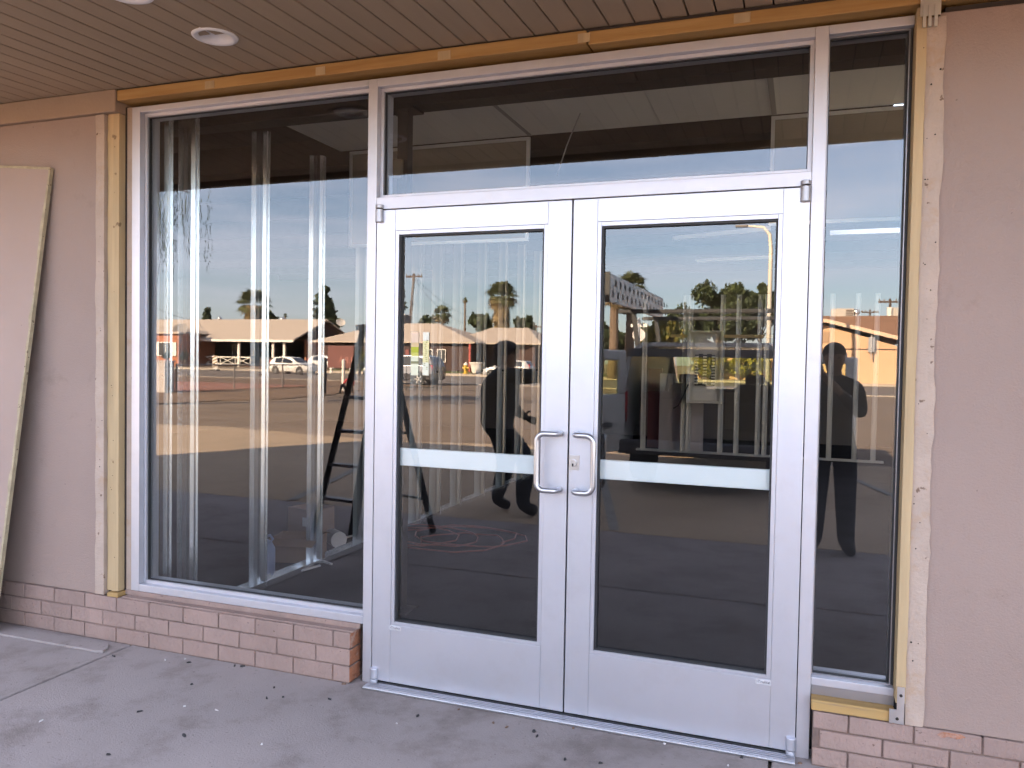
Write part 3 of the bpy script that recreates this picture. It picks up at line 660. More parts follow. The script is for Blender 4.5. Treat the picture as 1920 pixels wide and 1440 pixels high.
# metal studs
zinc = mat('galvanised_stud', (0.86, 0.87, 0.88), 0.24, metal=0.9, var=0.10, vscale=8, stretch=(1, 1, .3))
def stud_mesh(w_, dpt, h, facing='y'):
    t = 0.0025; l = 0.010; b = MB()
    pr_ = [(-w_ / 2, 0.0), (-.20 * w_, .0115 * w_ / .092), (.07 * w_, .0175 * w_ / .092), (.30 * w_, .0178 * w_ / .092), (w_ / 2, .030 * w_ / .092)]
    for (xa, ya), (xb, yb) in zip(pr_[:-1], pr_[1:]): b.prism([(xa, ya), (xb, yb), (xb, yb + t), (xa, ya + t)], 'z', 0, h)
    b.box(-w_ / 2, -w_ / 2 + t, t, dpt, 0, h).box(w_ / 2 - t, w_ / 2, .031, dpt + .02, 0, h)
    b.box(-w_ / 2 + t, -w_ / 2 + t + l, dpt - t, dpt, 0, h).box(w_ / 2, w_ / 2 + .008, dpt + .018, dpt + .02, 0, h)
    return b
holes = mat('knockout', (.012, .012, .012), .9)
def stud_wall(name, label, pts, rot, h, base, track, wd=0.092, grp=None, zm=None):
    zinc_ = zm or zinc
    t = thing(name, label, 'stud wall', base)
    proto = stud_mesh(wd, 0.035, h)
    p0 = None
    for (x, y, hh) in pts:
        if p0 is None:
            o = proto.build('stud', zinc_, None); o.parent = t; ORG[o.name] = Vector(base); p0 = o
            kk = MB()
            for z in (1.36,): kk.cyl((.018, 0.0155, z), (.018, 0.0168, z), 0.013, n=14)
            k0 = kk.build('knockout', holes, None); k0.parent = o
        else:
            o = p0.copy(); COL.objects.link(o); o.parent = t; ORG[o.name] = Vector(base)
            k1 = k0.copy(); COL.objects.link(k1); k1.parent = o
        o.location = Vector((x, y, 0.004)) - Vector(base); o.scale = (1, 1, hh / h); o.rotation_euler = (0, 0, rot)
        if y > 2.1: o.material_slots[0].link = 'OBJECT'; o.material_slots[0].material = mat('far_dimmed_zinc', (.32, .32, .31), .5, metal=.5) if zm else mat('dimmed_zinc', (.27, .27, .27), .38, metal=.85)  # deeper studs coloured darker to stand for the dimmer light there
    for a, b in track:
        tb = MB(); a = Vector(a); b = Vector(b)
        tb.bar(a + Vector((0, 0, .0015)), b + Vector((0, 0, .0015)), wd + .006, .003)
        d = (b - a).normalized(); s_ = Vector((-d.y, d.x, 0)) * (wd / 2 + .0035)
        tb.bar(a + s_ + Vector((0, 0, .018)), b + s_ + Vector((0, 0, .018)), .002, .032).bar(a - s_ + Vector((0, 0, .018)), b - s_ + Vector((0, 0, .018)), .002, .032)
        tb.build('track', zinc_, t)
    return t
XS = -1.44
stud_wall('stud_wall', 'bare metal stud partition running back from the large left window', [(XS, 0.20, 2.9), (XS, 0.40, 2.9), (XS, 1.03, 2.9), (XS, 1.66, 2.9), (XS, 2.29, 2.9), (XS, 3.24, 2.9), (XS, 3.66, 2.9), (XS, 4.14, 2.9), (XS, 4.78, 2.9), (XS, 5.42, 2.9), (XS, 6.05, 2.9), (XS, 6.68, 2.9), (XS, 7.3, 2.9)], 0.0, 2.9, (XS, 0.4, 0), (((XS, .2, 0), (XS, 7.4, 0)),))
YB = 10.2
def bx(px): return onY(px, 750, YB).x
stud_wall('stud_wall', 'far metal stud partition holding the electrical panel behind the right door', [(bx(x), YB, 2.6) for x in (1206, 1281, 1291, 1351, 1381, 1421, 1434, 1556, 1604, 1640)], 0.0, 2.6, (1.0, YB, 0), (((bx(1195), YB, 0), (bx(1660), YB, 0)),), wd=.07, zm=mat('far_dimmed_zinc', (.32, .32, .31), .5, metal=.5))  # zinc darkened to paint the dim light on the far studs
blk_ = MB().bar(Vector((bx(1255), YB - .01, 1.93)), Vector((bx(1452), YB - .01, 1.93)), .03, .05).build('cross_blocking', mat('wood_blocking', (.45, .33, .18), .8)); tag(blk_, 'horizontal wooden blocking across the far stud partition', 'blocking')
# electrical panel on the far partition
e0 = onY(1290, 620, YB - .1); e1 = onY(1353, 757, YB - .1)
ep = thing('electrical_panel', 'open electrical breaker panel fixed on the far metal studs', 'electrical panel', ((e0.x + e1.x) / 2, YB - .1, e1.z))
pm = mat('panel_enamel', (.60, .57, .50), .5); wm = e1.x - e0.x; hm = e0.z - e1.z
MB().box(e0.x, e1.x, YB - .045, YB - .03, e1.z, e0.z).build('back_plate', pm, ep)
b = MB(); k = .03
b.box(e0.x, e0.x + k, YB - .14, YB - .046, e1.z, e0.z).box(e1.x - k, e1.x, YB - .14, YB - .046, e1.z, e0.z).box(e0.x + k, e1.x - k, YB - .139, YB - .046, e0.z - k, e0.z).box(e0.x + k, e1.x - k, YB - .139, YB - .046, e1.z, e1.z + k)
b.build('enclosure', pm, ep)
MB().box(e0.x + .11, e1.x - .11, YB - .08, YB - .046, e0.z - hm * .30, e0.z - .06).build('cover_plate', pm, ep); MB().box(e0.x + .09, e1.x - .09, YB - .08, YB - .046, e1.z + .05, e1.z + hm * .22).build('cover_plate', pm, ep)
MB().box(e0.x + .12, e1.x - .12, YB - .075, YB - .046, e1.z + hm * .24, e0.z - hm * .32).build('breaker_bay', M['gasket'], ep)
pr = None
for r_ in range(11):
    for c in range(3):
        x = e0.x + .145 + c * (wm - .29) / 2; z = e1.z + hm * .26 + r_ * hm * .041
        b = MB().box(x - .03, x + .03, YB - .092, YB - .0755, z, z + hm * .022)
        b.build('breaker', pm, ep)
cb = MB().tube([(e0.x + .03, YB - .15, e1.z + .3), (e0.x - .05, YB - .16, e1.z + .1), (e0.x - .12, YB - .15, e1.z - .05), (e0.x - .2, YB - .15, e1.z - .1)], .012, 6).build('cable', M['gasket'], ep)
# stacked sheets and dark partitions deeper in the room
sh = MB().box(bx(1232), bx(1316), YB + .25, YB + .33, .004, 1.30).build('drywall_stack', mat('gypsum_edge', (.34, .31, .31), .9), None); tag(sh, 'grey drywall sheets standing upright behind the far studs', 'drywall sheets')
sh = MB().box(bx(1205), bx(1231), YB + .5, YB + .56, .004, 1.38).build('red_door_panel', mat('maroon_panel', (.10, .03, .035), .7), None); tag(sh, 'dark maroon panel standing behind the far studs', 'panel')
# step ladder
lad = mat('ladder_fibreglass', (.035, .035, .04), .5); lst = mat('ladder_step', (.28, .28, .30), .45, metal=.5)
tp = onY(668, 604, 2.55); ld = thing('step_ladder', 'dark open step ladder standing out on the walkway, mirrored in the large window', 'ladder', (-1.6, -2.6, 0))
A0 = Vector((-2.06, -2.50, 0.001)); A1 = Vector((-1.66, -2.46, 0.001)); B0 = Vector((-1.52, -3.06, .001)); B1 = Vector((-1.13, -2.95, .001))
T0 = Vector((-1.70, -2.66, 1.72)); T1 = Vector((-1.49, -2.63, 1.72)); T2 = Vector((-1.68, -2.73, 1.70)); T3 = Vector((-1.47, -2.70, 1.70))
for a, b_, n_ in ((A0, T0, 'rail'), (A1, T1, 'rail'), (B0, T2, 'leg'), (B1, T3, 'leg')):
    MB().bar(a, b_, .085, .045).build(n_, lad, ld, bevel=.004)
for k in range(1, 6):
    f = k / 6.0; MB().bar(A0.lerp(T0, f), A1.lerp(T1, f), .085, .025).build('step', lst, ld, bevel=.003)
for k in (1, 3, 5):
    f = k / 6.0; MB().bar(B0.lerp(T2, f), B1.lerp(T3, f), .03, .02).build('brace', lad, ld)
MB().bar(T0 + Vector((-.02, -.05, .02)), T1 + Vector((.02, .06, .02)), .17, .05).build('top_cap', lad, ld, bevel=.008)
MB().bar(A0.lerp(T0, .5), B0.lerp(T2, .5), .02, .008).build('spreader', lst, ld)
# boxes, jug, offcuts, cord on the shop floor
card = mat('cardboard', (.20, .12, .07), .9, var=.15, vscale=8)
def carton(c, sx, sy, sz, rz, label, flap=True):
    c = Vector(c); t = thing('cardboard_box', label, 'box', c); m = Matrix.Rotation(rz, 3, 'Z')
    def P(x, y, z): return c + m @ Vector((x, y, z))
    k = .005; b = MB()
    for (xa, xb, ya, yb) in ((-sx / 2, sx / 2, -sy / 2, -sy / 2 + k), (-sx / 2, sx / 2, sy / 2 - k, sy / 2), (-sx / 2, -sx / 2 + k, -sy / 2 + k, sy / 2 - k), (sx / 2 - k, sx / 2, -sy / 2 + k, sy / 2 - k)):
        b.add([P(xa, ya, .004), P(xb, ya, .004), P(xb, yb, .004), P(xa, yb, .004), P(xa, ya, sz), P(xb, ya, sz), P(xb, yb, sz), P(xa, yb, sz)], [(0, 3, 2, 1), (4, 5, 6, 7), (0, 1, 5, 4), (1, 2, 6, 5), (2, 3, 7, 6), (3, 0, 4, 7)])
    b.add([P(-sx / 2, -sy / 2, .001), P(sx / 2, -sy / 2, .001), P(sx / 2, sy / 2, .001), P(-sx / 2, sy / 2, .001), P(-sx / 2, -sy / 2, .0038), P(sx / 2, -sy / 2, .0038), P(sx / 2, sy / 2, .0038), P(-sx / 2, sy / 2, .0038)], [(0, 3, 2, 1), (4, 5, 6, 7), (0, 1, 5, 4), (1, 2, 6, 5), (2, 3, 7, 6), (3, 0, 4, 7)])
    b.build('carton_body', card, t)
    if flap:
        for sgn in (-1, 1):
            q = MB(); y0 = sgn * sy / 2; y1 = sgn * (sy / 2 + sy * .42)
            q.add([P(-sx / 2, y0, sz), P(sx / 2, y0, sz), P(sx / 2, y1, sz - .03), P(-sx / 2, y1, sz - .03), P(-sx / 2, y0, sz + .004), P(sx / 2, y0, sz + .004), P(sx / 2, y1, sz - .026), P(-sx / 2, y1, sz - .026)], [(0, 3, 2, 1), (4, 5, 6, 7), (0, 1, 5, 4), (1, 2, 6, 5), (2, 3, 7, 6), (3, 0, 4, 7)])
            q.build('flap', card, t)
    return t
def flo(px, py): d = ray(px, py); p = CAM + d * (-CAM.z / d.z); return Vector((p.x, p.y, 0))
carton(flo(548, 1052) + Vector((0, .08, 0)), .34, .26, .17, .3, 'open cardboard box on the shop floor beside the blue jug')
c2 = carton(flo(566, 1020) + Vector((-.05, .2, 0)), .28, .24, .26, -.2, 'taller cardboard box with a white label behind the open box', False)
q = flo(566, 1020) + Vector((-.05, .2, 0)); MB().box(q.x + .02, q.x + .10, q.y - .152, q.y - .15, .13, .20).build('white_label', wht, c2)
jm = mat('blue_jug', (.20, .24, .36), .45); j = flo(470, 1085) + Vector((.03, .08, 0))
jt = thing('plastic_jug', 'blue grey plastic jug standing on the shop floor by the studs', 'jug', j)
MB().lathe(j, [(.075, .002), (.085, .02), (.085, .19), (.06, .235), (.025, .255), (.025, .275)], 20).build('jug_body', jm, jt, smooth=True)
MB().lathe(j, [(.028, .2755), (.028, .295)], 16).build('cap', wht, jt)
MB().tube([j + Vector((.06, 0, .235)), j + Vector((.085, 0, .26)), j + Vector((.06, 0, .285)), j + Vector((.026, 0, .27))], .009, 8).build('handle', jm, jt)
bk = flo(625, 1027); bt = thing('white_bucket', 'small white tub lying on its side beyond the cardboard boxes', 'tub', bk)
MB().cyl(bk + Vector((-.08, .1, .065)), bk + Vector((.05, 0, .065)), .06, .064, 20).build('tub_body', wht, bt)
for i, (a, b_) in enumerate((((580, 1045), (622, 1060)), ((545, 1078), (600, 1062)), ((640, 1012), (683, 1000)), ((762, 978), (778, 970)))):
    o = MB().bar(flo(*a) + Vector((0, 0, .008)), flo(*b_) + Vector((0, 0, .008)), .016, .012).build('trim_offcut', wht); tag(o, ('thin white trim offcut on the shop floor right of the open carton', 'thin white trim offcut on the shop floor below the open carton', 'thin white trim offcut on the shop floor beyond the white tub', 'short white trim offcut on the shop floor behind the left door glass')[i], 'offcut')
oc = mat('orange_cord', (.13, .028, .015), .6)
rnd = random.Random(11); pts = []
for k in range(70):
    t = k * .42; rr = .30 + .12 * math.sin(k * .37) + rnd.uniform(-.02, .02); c = flo(845, 1010)
    pts.append(c + Vector((rr * 1.5 * math.cos(t) + .25 * math.sin(k * .11), rr * 1.2 * math.sin(t), .008 + .004 * (k % 3))))
o = MB().tube(pts, .006, 6).build('extension_cord', oc); tag(o, 'red orange extension cord coiled loosely on the shop floor', 'cord')

# ================================================================== ACROSS THE LOT (seen mirrored in the glass)
brk = mat('house_brick', (.42, .17, .095), .9, var=.3, vscale=3, bump=.3, bscale=20)
roofA = mat('pale_shingle', (.47, .39, .32), .9, var=.10, vscale=1.2, stretch=(.4, .4, 5))
roofC = mat('brown_shingle', (.30, .16, .095), .9, var=.35, vscale=1.4, stretch=(.6, .6, 6))
stuc = mat('tan_stucco', (.62, .40, .24), .9, var=.06, vscale=1)
wtr = mat('white_trim_paint', (.70, .66, .60), .6)
dkw = mat('dark_siding_and_shade', (.075, .042, .036), .9, var=.3, vscale=1.5)
win = mat('dark_window', (.05, .05, .055), .15)
bark = mat('bark', (.14, .10, .07), .95, var=.4, vscale=4)
palmbark = mat('palm_bark', (.20, .14, .095), .95, var=.4, vscale=5)
def leafmat(nm, c): return mat(nm, c, .75, var=.55, vscale=1.1, objvar=.0)
lf_d = leafmat('leaf_dark', (.045, .065, .022)); lf_m = leafmat('leaf_mid', (.075, .10, .025)); lf_y = leafmat('leaf_yellow', (.20, .17, .025)); lf_p = leafmat('palm_green', (.12, .135, .045)); lf_t = leafmat('palm_dead', (.30, .21, .095))

def gable_house(label, x0, x1, yf, yb, zb, ze, zr, ov, wallm, roofm, gab, posts=(), porch=0.0, name='house'):
    """ridge along X; yf = front (towards the shop, less negative), yb = back"""
    yc = (yf + yb) / 2; t = thing(name, label, 'house', ((x0 + x1) / 2, yc, zb))
    MB().box(x0, x1, yb, yf - porch, zb - .4, ze).build('wall', wallm, t)
    for x in (x0, x1):
        s_ = -1 if x == x0 else 1
        MB().prism([(yb, ze + .002), (yf - porch, ze + .002), (yc, zr - .05)], 'x', x - .0 if s_ < 0 else x - .2, x + .2 if s_ < 0 else x).build('gable', gab, t)
    th = .16; f = (zr - ze) / (yf - yc)
    for sgn, ye in ((1, yf + ov), (-1, yb - ov)):
        zz = ze - f * ov
        MB().prism([(ye, zz), (yc, zr), (yc, zr + th), (ye, zz + th)], 'x', x0 - ov, x1 + ov).build('roof', roofm, t)
        MB().box(x0 - ov - .01, x1 + ov + .01, ye - .02 * (1 if sgn > 0 else -1) - .02, ye - .02 * (1 if sgn > 0 else -1) + .04, zz - .10, zz + .15).build('fascia', wtr, t)
    return t
def window(t, x0, x1, z0, z1, y, shut=True, fm=None):
    o = MB().box(x0, x1, y - .02, y + .03, z0, z1).build('window', win, t)
    f = MB(); k = .08
    f.box(x0 - k, x1 + k, y, y + .06, z0 - k, z0 - .001).box(x0 - k, x1 + k, y, y + .06, z1 + .001, z1 + k).box(x0 - k, x0 - .001, y, y + .0595, z0, z1).box(x1 + .001, x1 + k, y, y + .0595, z0, z1)
    xm = (x0 + x1) / 2; f.box(xm - .03, xm + .03, y + .031, y + .05, z0, z1)
    f.build('frame', fm or wtr, o)
    if shut:
        for a, b in ((x0 - .55, x0 - .1), (x1 + .1, x1 + .55)): MB().box(a, b, y, y + .045, z0 - .05, z1 + .05).build('shutter', wtr, t)
# --- long brick house with porch across the street
ZB = 0.28
pf = mir(540, 637, 69.0); pr_ = mir(605, 601, 75.7)
XA1 = pf.x
hA = gable_house('long low brick house with pale roof and shaded front porch behind the white car', -86, XA1, -69.6, -81.8, ZB, pf.z + .05, pr_.z, .5, brk, roofA, dkw, porch=2.6)  # gable ends get a dark tone that paints in their shade
# porch posts, rail, dark wall painted in as the porch shade
for px in (447, 511, 532): 
    p = mir(px, 650, 69.7); MB().box(p.x - .13, p.x + .13, -69.85, -69.6, ZB - .1, pf.z + .04).build('porch_post', wtr, hA)
p = mir(364, 650, 69.7); MB().box(p.x - .1, p.x + .1, -69.82, -69.62, ZB - .1, pf.z + .04).build('porch_post', wtr, hA)
MB().box(-84, XA1 - .2, -72.28, -72.2, ZB, pf.z).build('porch_wall', dkw, hA)
xa = mir(385, 650, 69.7).x; xb = mir(468, 650, 69.7).x
rl = MB().bar((xa, -69.7, 1.3), (xb, -69.7, 1.3), .08, .10).bar((xa, -69.7, .5), (xb, -69.7, .5), .08, .08)
for k in range(3):
    u0 = xa + (xb - xa) * k / 3; u1 = xa + (xb - xa) * (k + 1) / 3
    rl.bar((u0, -69.7, .5), (u1, -69.7, 1.3), .06, .07).bar((u0, -69.66, 1.3), (u1, -69.66, .5), .06, .07).bar((u1, -69.72, .45), (u1, -69.72, 1.3), .07, .07)
rl.build('porch_rail', wtr, hA)
window(hA, mir(376, 645, 72.2).x, mir(400, 645, 72.2).x, 1.3, 2.5, -72.19, False)
window(hA, mir(436, 645, 72.2).x, mir(444, 645, 72.2).x, .6, 2.6, -72.19, False)
# --- hipped brick wing at its end
def hip_roof(t, x0, x1, y0, y1, ze, zr, ov, m, ridge=0.3, th=.14):
    """y0 front, y1 back (more negative)"""
    X0, X1, Y0, Y1 = x0 - ov, x1 + ov, y0 + ov, y1 - ov; rx0 = X0 + (X1 - X0) * ridge; rx1 = X1 - (X1 - X0) * ridge; ym = (Y0 + Y1) / 2
    v = [(X0, Y0, ze), (X1, Y0, ze), (X1, Y1, ze), (X0, Y1, ze), (rx0, ym, zr), (rx1, ym, zr), (X0, Y0, ze - th), (X1, Y0, ze - th), (X1, Y1, ze - th), (X0, Y1, ze - th)]
    MB().add(v, [(0, 1, 5, 4), (1, 2, 5), (2, 3, 4, 5), (3, 0, 4), (6, 9, 8, 7), (0, 6, 7, 1), (1, 7, 8, 2), (2, 8, 9, 3), (3, 9, 6, 0)]).build('roof', m, t)
a = mir(283, 625, 66); b = mir(331, 625, 66); c = mir(311, 609, 69)
wg = thing('brick_house', 'brick house wing with pale hipped roof and white shuttered window', 'house', ((a.x + b.x) / 2, -69, ZB))
MB().box(a.x - 4, b.x, -72, -66.2, ZB - .4, a.z + .1).build('wall', brk, wg); hip_roof(wg, a.x - 4, b.x, -66.2, -72, a.z + .12, c.z, .4, roofA, .42)
window(wg, mir(295, 650, 66).x, mir(320, 650, 66).x, 1.35, 2.75, -66.15, True)
dish_m = mat('dish_grey', (.20, .18, .17), .6)
def dish(c, r_, label, m, face=Vector((.3, 1, .5))):
    c = Vector(c); f = face.normalized(); t = thing('satellite_dish', label, 'satellite dish', c - Vector((0, 0, r_ + .3)))
    u = f.cross(Vector((0, 0, 1))).normalized(); v = u.cross(f); vs = [c - f * .18 * r_]; fs = []; n = 18
    for j in (1, 2):
        for i in range(n): tt = 2 * math.pi * i / n; vs.append(c + u * (math.cos(tt) * r_ * j / 2) + v * (math.sin(tt) * r_ * .85 * j / 2) - f * (.18 * r_ * (1 - (j / 2) ** 2)))
    for i in range(n): fs += [(0, 1 + i, 1 + (i + 1) % n), (1 + i, 1 + n + i, 1 + n + (i + 1) % n, 1 + (i + 1) % n)]
    d = MB().add(vs, fs).build('reflector', m, t); so = d.modifiers.new('s', 'SOLIDIFY'); so.thickness = .02
    MB().cyl(c - f * .2 * r_, c - Vector((0, 0, r_ + .3)), .04, n=8).cyl(c - Vector((0, 0, r_ * .8)), c + f * r_ * .8, .02, n=6).build('mast', m, t)
dish(mir(337, 617, 66.5), .85, 'dark satellite dish on the roof between the brick wing and porch', dish_m)
dish(mir(638, 604, 78), .55, 'white satellite dish on the dark gable end of the porch house', wtr, Vector((.8, .7, .3)))
def vent(px, py, d, label):
    p = mir(px, py, d); t = thing('roof_vent', label, 'roof vent', p - Vector((0, 0, .6)))
    MB().cyl(p - Vector((0, 0, .6)), p, .16, n=12).build('pipe', galv, t); MB().ell(p + Vector((0, 0, .14)), .30, .30, .28, 12, 8).build('turbine', galv, t)
vent(411, 600, 76.5, 'round metal turbine vent on the pale roof beside the small conifer'); vent(528, 601, 76.5, 'round metal turbine vent on the pale roof beside the fan palm')
# --- lit brick house end seen past the gable
a = mir(622, 634, 84); b = mir(668, 634, 84)
sb = thing('brick_house', 'sunlit orange brick house end glimpsed past the dark gable', 'house', ((a.x + b.x) / 2, -88, ZB))
MB().box(a.x + 2.4, b.x + 6, -92, -84, ZB - .4, a.z + .05).build('wall', brk, sb); hip_roof(sb, a.x + 1, b.x + 6, -84, -92, a.z + .1, a.z + 1.5, .6, roofA, .35)
window(sb, mir(646, 650, 84).x, mir(652, 650, 84).x, 1.2, 2.6, -83.95, False)
# --- hip roofed brown house behind the grey car
a = mir(730, 641, 70); b = mir(890, 641, 70); c = mir(800, 606, 75)
hB = thing('brown_house', 'low dark brown house with broad pale hipped roof behind the hydrant', 'house', ((a.x + b.x) / 2, -75, ZB))
MB().box(a.x - 9, b.x - .6, -80, -70.6, ZB - .4, a.z).build('wall', dkw, hB); hip_roof(hB, a.x - 9, b.x - .6, -70.6, -80, a.z + .05, c.z, .6, roofA, .34)
d = mir(1022, 645, 73); e = mir(930, 616, 78)
MB().box(b.x - .6, d.x - 1.2, -83, -73.4, ZB - .4, d.z).build('wall', dkw, hB); hip_roof(hB, b.x - 4, d.x - 1.0, -73.4, -83, d.z + .05, e.z + .1, .6, roofA, .30)
for px in (795, 820): window(hB, mir(px, 650, 70.5).x, mir(px + 14, 650, 70.5).x, 1.2, 2.4, -70.55, False)
MB().box(mir(760, 650, 70.5).x, mir(766, 650, 70.5).x, -70.58, -70.5, ZB, 2.4).build('door', mat('red_door', (.22, .05, .04), .6), hB)
pp = mir(881, 645, 66.0); ppb = mir(880, 690, 66.0)
o = MB().cyl((pp.x, -66, .2), (pp.x, -66, pp.z), .12, n=10).build('red_post', mat('red_paint', (.45, .10, .08), .6)); tag(o, 'slim reddish post standing before the brown house by the hydrant', 'post')
ac = thing('roof_cooler', 'pale boxy evaporative cooler on the brown house roof', 'cooler', mir(752, 607, 76)); q = mir(752, 607, 76)
MB().box(q.x - .9, q.x + .7, q.y - .7, q.y + .7, q.z - .9, q.z + .9).build('cabinet', dish_m, ac); MB().box(q.x - 1, q.x + .8, q.y - .8, q.y + .8, q.z + .905, q.z + 1.0).build('lid', wtr, ac)
# --- tan stucco house and garden wall on the right
zr = mir(1600, 598, 66); g0 = mir(1552, 602, 63); g1 = mir(1692, 637, 63)
hC = thing('tan_house', 'tan stucco house with brown shingle roof behind the garden wall', 'house', (g1.x - 1, -70, ZB))
GW = 3.0; gx = g0.x - .2
MB().box(gx - 2.6, g1.x + 12, -76, -66.5, ZB - .4, 2.75).build('wall', stuc, hC)
MB().prism([(gx - GW, ZB - .4), (gx + 6.0, ZB - .4), (gx + 6.0, 2.75), (gx, g0.z - .25), (gx - GW, 2.75)], 'y', -66.6, -63.6).build('gable_wing', stuc, hC)
sl_ = (g0.z - g1.z) / (g1.x - gx)
for s_ in (-1, 1):
    P = lambda k: (gx + s_ * k, g0.z - sl_ * k)
    e_ = (g1.x - gx) + .2 if s_ > 0 else 3.6
    pl = [P(0), P(e_), (P(e_)[0], P(e_)[1] + .2), (P(0)[0], P(0)[1] + .2)]
    MB().prism(pl, 'y', -69, -62.9).build('roof', roofC, hC)
    pl = [(P(0)[0], P(0)[1] - .1), (P(e_)[0], P(e_)[1] - .1), (P(e_)[0], P(e_)[1] + .19), (P(0)[0], P(0)[1] + .19)]
    MB().prism(pl, 'y', -62.895, -62.83).build('barge_board', mat('tan_trim', (.66, .47, .33), .7), hC)
mz = mir(1660, 592, 71.3).z
MB().prism([(-65.6, g1.z + .15), (-71.3, mz), (-77.5, g1.z + .15), (-77.5, g1.z - .02), (-71.3, mz - .18), (-65.6, g1.z - .02)], 'x', gx - 3.2, g1.x + 14).build('roof', roofC, hC)
MB().box(gx - .35, gx + .35, -63.59, -63.52, g0.z - 1.6, g0.z - .8).build('louvre_vent', mat('louvre', (.40, .26, .16), .8), hC)
MB().box(gx - GW, gx + 5.9, -63.595, -63.57, 2.72, 2.80).build('wall_joint', dkw, hC)
q = mir(1634, 650, 63.2); MB().cyl((q.x, -63.2, 2.0), (q.x, -63.2, g0.z - .7), .05, n=8).box(q.x - .22, q.x + .22, -63.5, -63.25, g0.z - 2.35, g0.z - 1.2).build('service_mast', galv, hC)
for px, py, dd, s_, lb in ((1579, 587, 72, .9, 'boxy rooftop cooling unit on the brown shingle roof ridge'), (1697, 585, 73, 1.0, 'pale rooftop cooling unit further along the brown shingle roof')):
    q = mir(px, py, dd); t = thing('rooftop_unit', lb, 'cooling unit', q - Vector((0, 0, .5)))
    MB().box(q.x - s_, q.x + s_, q.y - .8, q.y + .8, q.z - .55, q.z + .35).build('cabinet', mat('unit_grey', (.45, .41, .36), .6), t)
    g = MB()
    for k in range(5): g.box(q.x + s_ * .3, q.x + s_ * .95, q.y + .805, q.y + .83, q.z - .4 + k * .14, q.z - .33 + k * .14)
    g.build('grille', dkw, t)
vent(1606, 588, 71.5, 'round turbine vent between the cooling units on brown roof')
gw = thing('garden_wall', 'long tan stucco garden wall beside the far sidewalk', 'wall', (8, -62.5, .14))
wz = mir(1660, 654, 60.6).z; x0 = mir(1445, 700, 64.4).x
MB().box(x0 - 6, 40, -65.2, -65.0, 0, wz).build('wall_face', stuc, gw); MB().box(x0 - 6, 40, -65.26, -64.94, wz + .001, wz + .08).build('coping', mat('tan_trim2', (.60, .42, .29), .8), gw)

# --- fence, pier, posts, sign
fx = -21.2
chain = mat('chain_wire', (.30, .27, .25), .5, metal=.8)
fn = thing('chain_link_fence', 'low chain link fence with steel posts beside the gravel bed', 'fence', (fx, -26, 0))
fy = [-21.6, -25.0, -28.4, -31.4]
for y in fy: MB().cyl((fx, y, .005), (fx, y, 1.12), .04, n=10).build('post', chain, fn)
MB().cyl((fx, fy[0], 1.08), (fx, fy[-1], 1.08), .028, n=8).build('top_rail', chain, fn)
ms = MB(); y = fy[0]
while y > fy[-1] + .05:
    for s_ in (1, -1):
        y2 = y - s_ * 1.0
        ya = y; za = .05; yb_ = y2; zb_ = 1.05
        if yb_ > fy[0] or yb_ < fy[-1]: continue
        ms.bar((fx, ya, za), (fx, yb_, zb_), .005, .005)
    y -= .09
o = ms.build('wire_mesh', chain, fn); o['kind'] = 'stuff'
pc = mir(291, 700, 21.0)
pi = thing('concrete_pier', 'short pale concrete pier at the end of the chain link fence', 'pier', (fx - .35, -21.1, 0))
MB().box(fx - .9, fx + .05, -21.45, -20.95, 0, 1.18).build('shaft', mat('pier_concrete', (.42, .38, .36), .9, var=.1), pi, bevel=.02); MB().box(fx - .93, fx + .08, -21.48, -20.92, 1.181, 1.24).build('cap', MATS['pier_concrete'], pi, bevel=.01)
for k, (px, lb) in enumerate(((604, 'black steel gate post at the far end of the chain link fence'), (641, 'white painted steel gate post beside the maroon sign'))):
    b = mirz(px, 738 if k == 0 else 733, 0); h = 1.35
    t = thing('gate_post', lb, 'post', b); m = wtr if k else mat('black_paint', (.02, .02, .02), .5)
    MB().cyl(b, b + Vector((0, 0, h)), .11 if k == 0 else .075, n=14).build('shaft', m, t); MB().ell(b + Vector((0, 0, h)), .11 if k == 0 else .075, .11 if k == 0 else .075, .05).build('dome_cap', m, t)
gt = thing('iron_gate', 'black iron bar gate beyond the white post and maroon sign', 'gate', (-19.0, -33, 0)); gb = MB()
ga = mirz(655, 730, 0); gb_ = ga + Vector((4.2, -1.0, 0))
for k in range(22):
    p = ga.lerp(gb_, k / 21); gb.cyl(p + Vector((0, 0, .05)), p + Vector((0, 0, 1.35)), .014, n=6)
gb.build('bars', mat('black_iron', (.03, .03, .03), .5), gt)
MB().bar(ga + Vector((0, 0, 1.2)), gb_ + Vector((0, 0, 1.2)), .04, .05).bar(ga + Vector((0, 0, .15)), gb_ + Vector((0, 0, .15)), .04, .05).build('rails', MATS['black_iron'], gt)
# maroon board with lettering (reads correctly from the shop, reversed in the glass)
s0 = mir(613, 648, 42); s1 = mir(661, 690, 42)
sg = thing('maroon_sign', 'dark maroon sign board with pale letters beside the white parked car', 'sign', ((s0.x + s1.x) / 2, -42, 0))
mar = mat('maroon_paint', (.13, .035, .028), .6)
xl0, xl1 = min(s0.x, s1.x), max(s0.x, s1.x)
MB().box(xl0, xl1, -42.12, -42.0, s1.z, s0.z).build('board', mar, sg, bevel=.01); MB().box(xl0 + .1, xl1 + .1, -42.2, -41.95, .0, .42).build('plinth', mat('sign_plinth', (.10, .09, .085), .8), sg)
MB().box(xl0 + .15, xl0 + .3, -42.1, -42.0, .42, s1.z).box(xl1 - .3, xl1 - .15, -42.1, -42.0, .42, s1.z).build('leg', wtr, sg)
RB = Matrix.Rotation(R(180), 4, 'Z') @ FACE
text_mesh('LRA', .62, mat('sign_letters', (.34, .13, .10), .6), 'lettering', sg, Matrix.Translation((xl1 - .05, -41.993, s1.z + .30)) @ RB, .004)
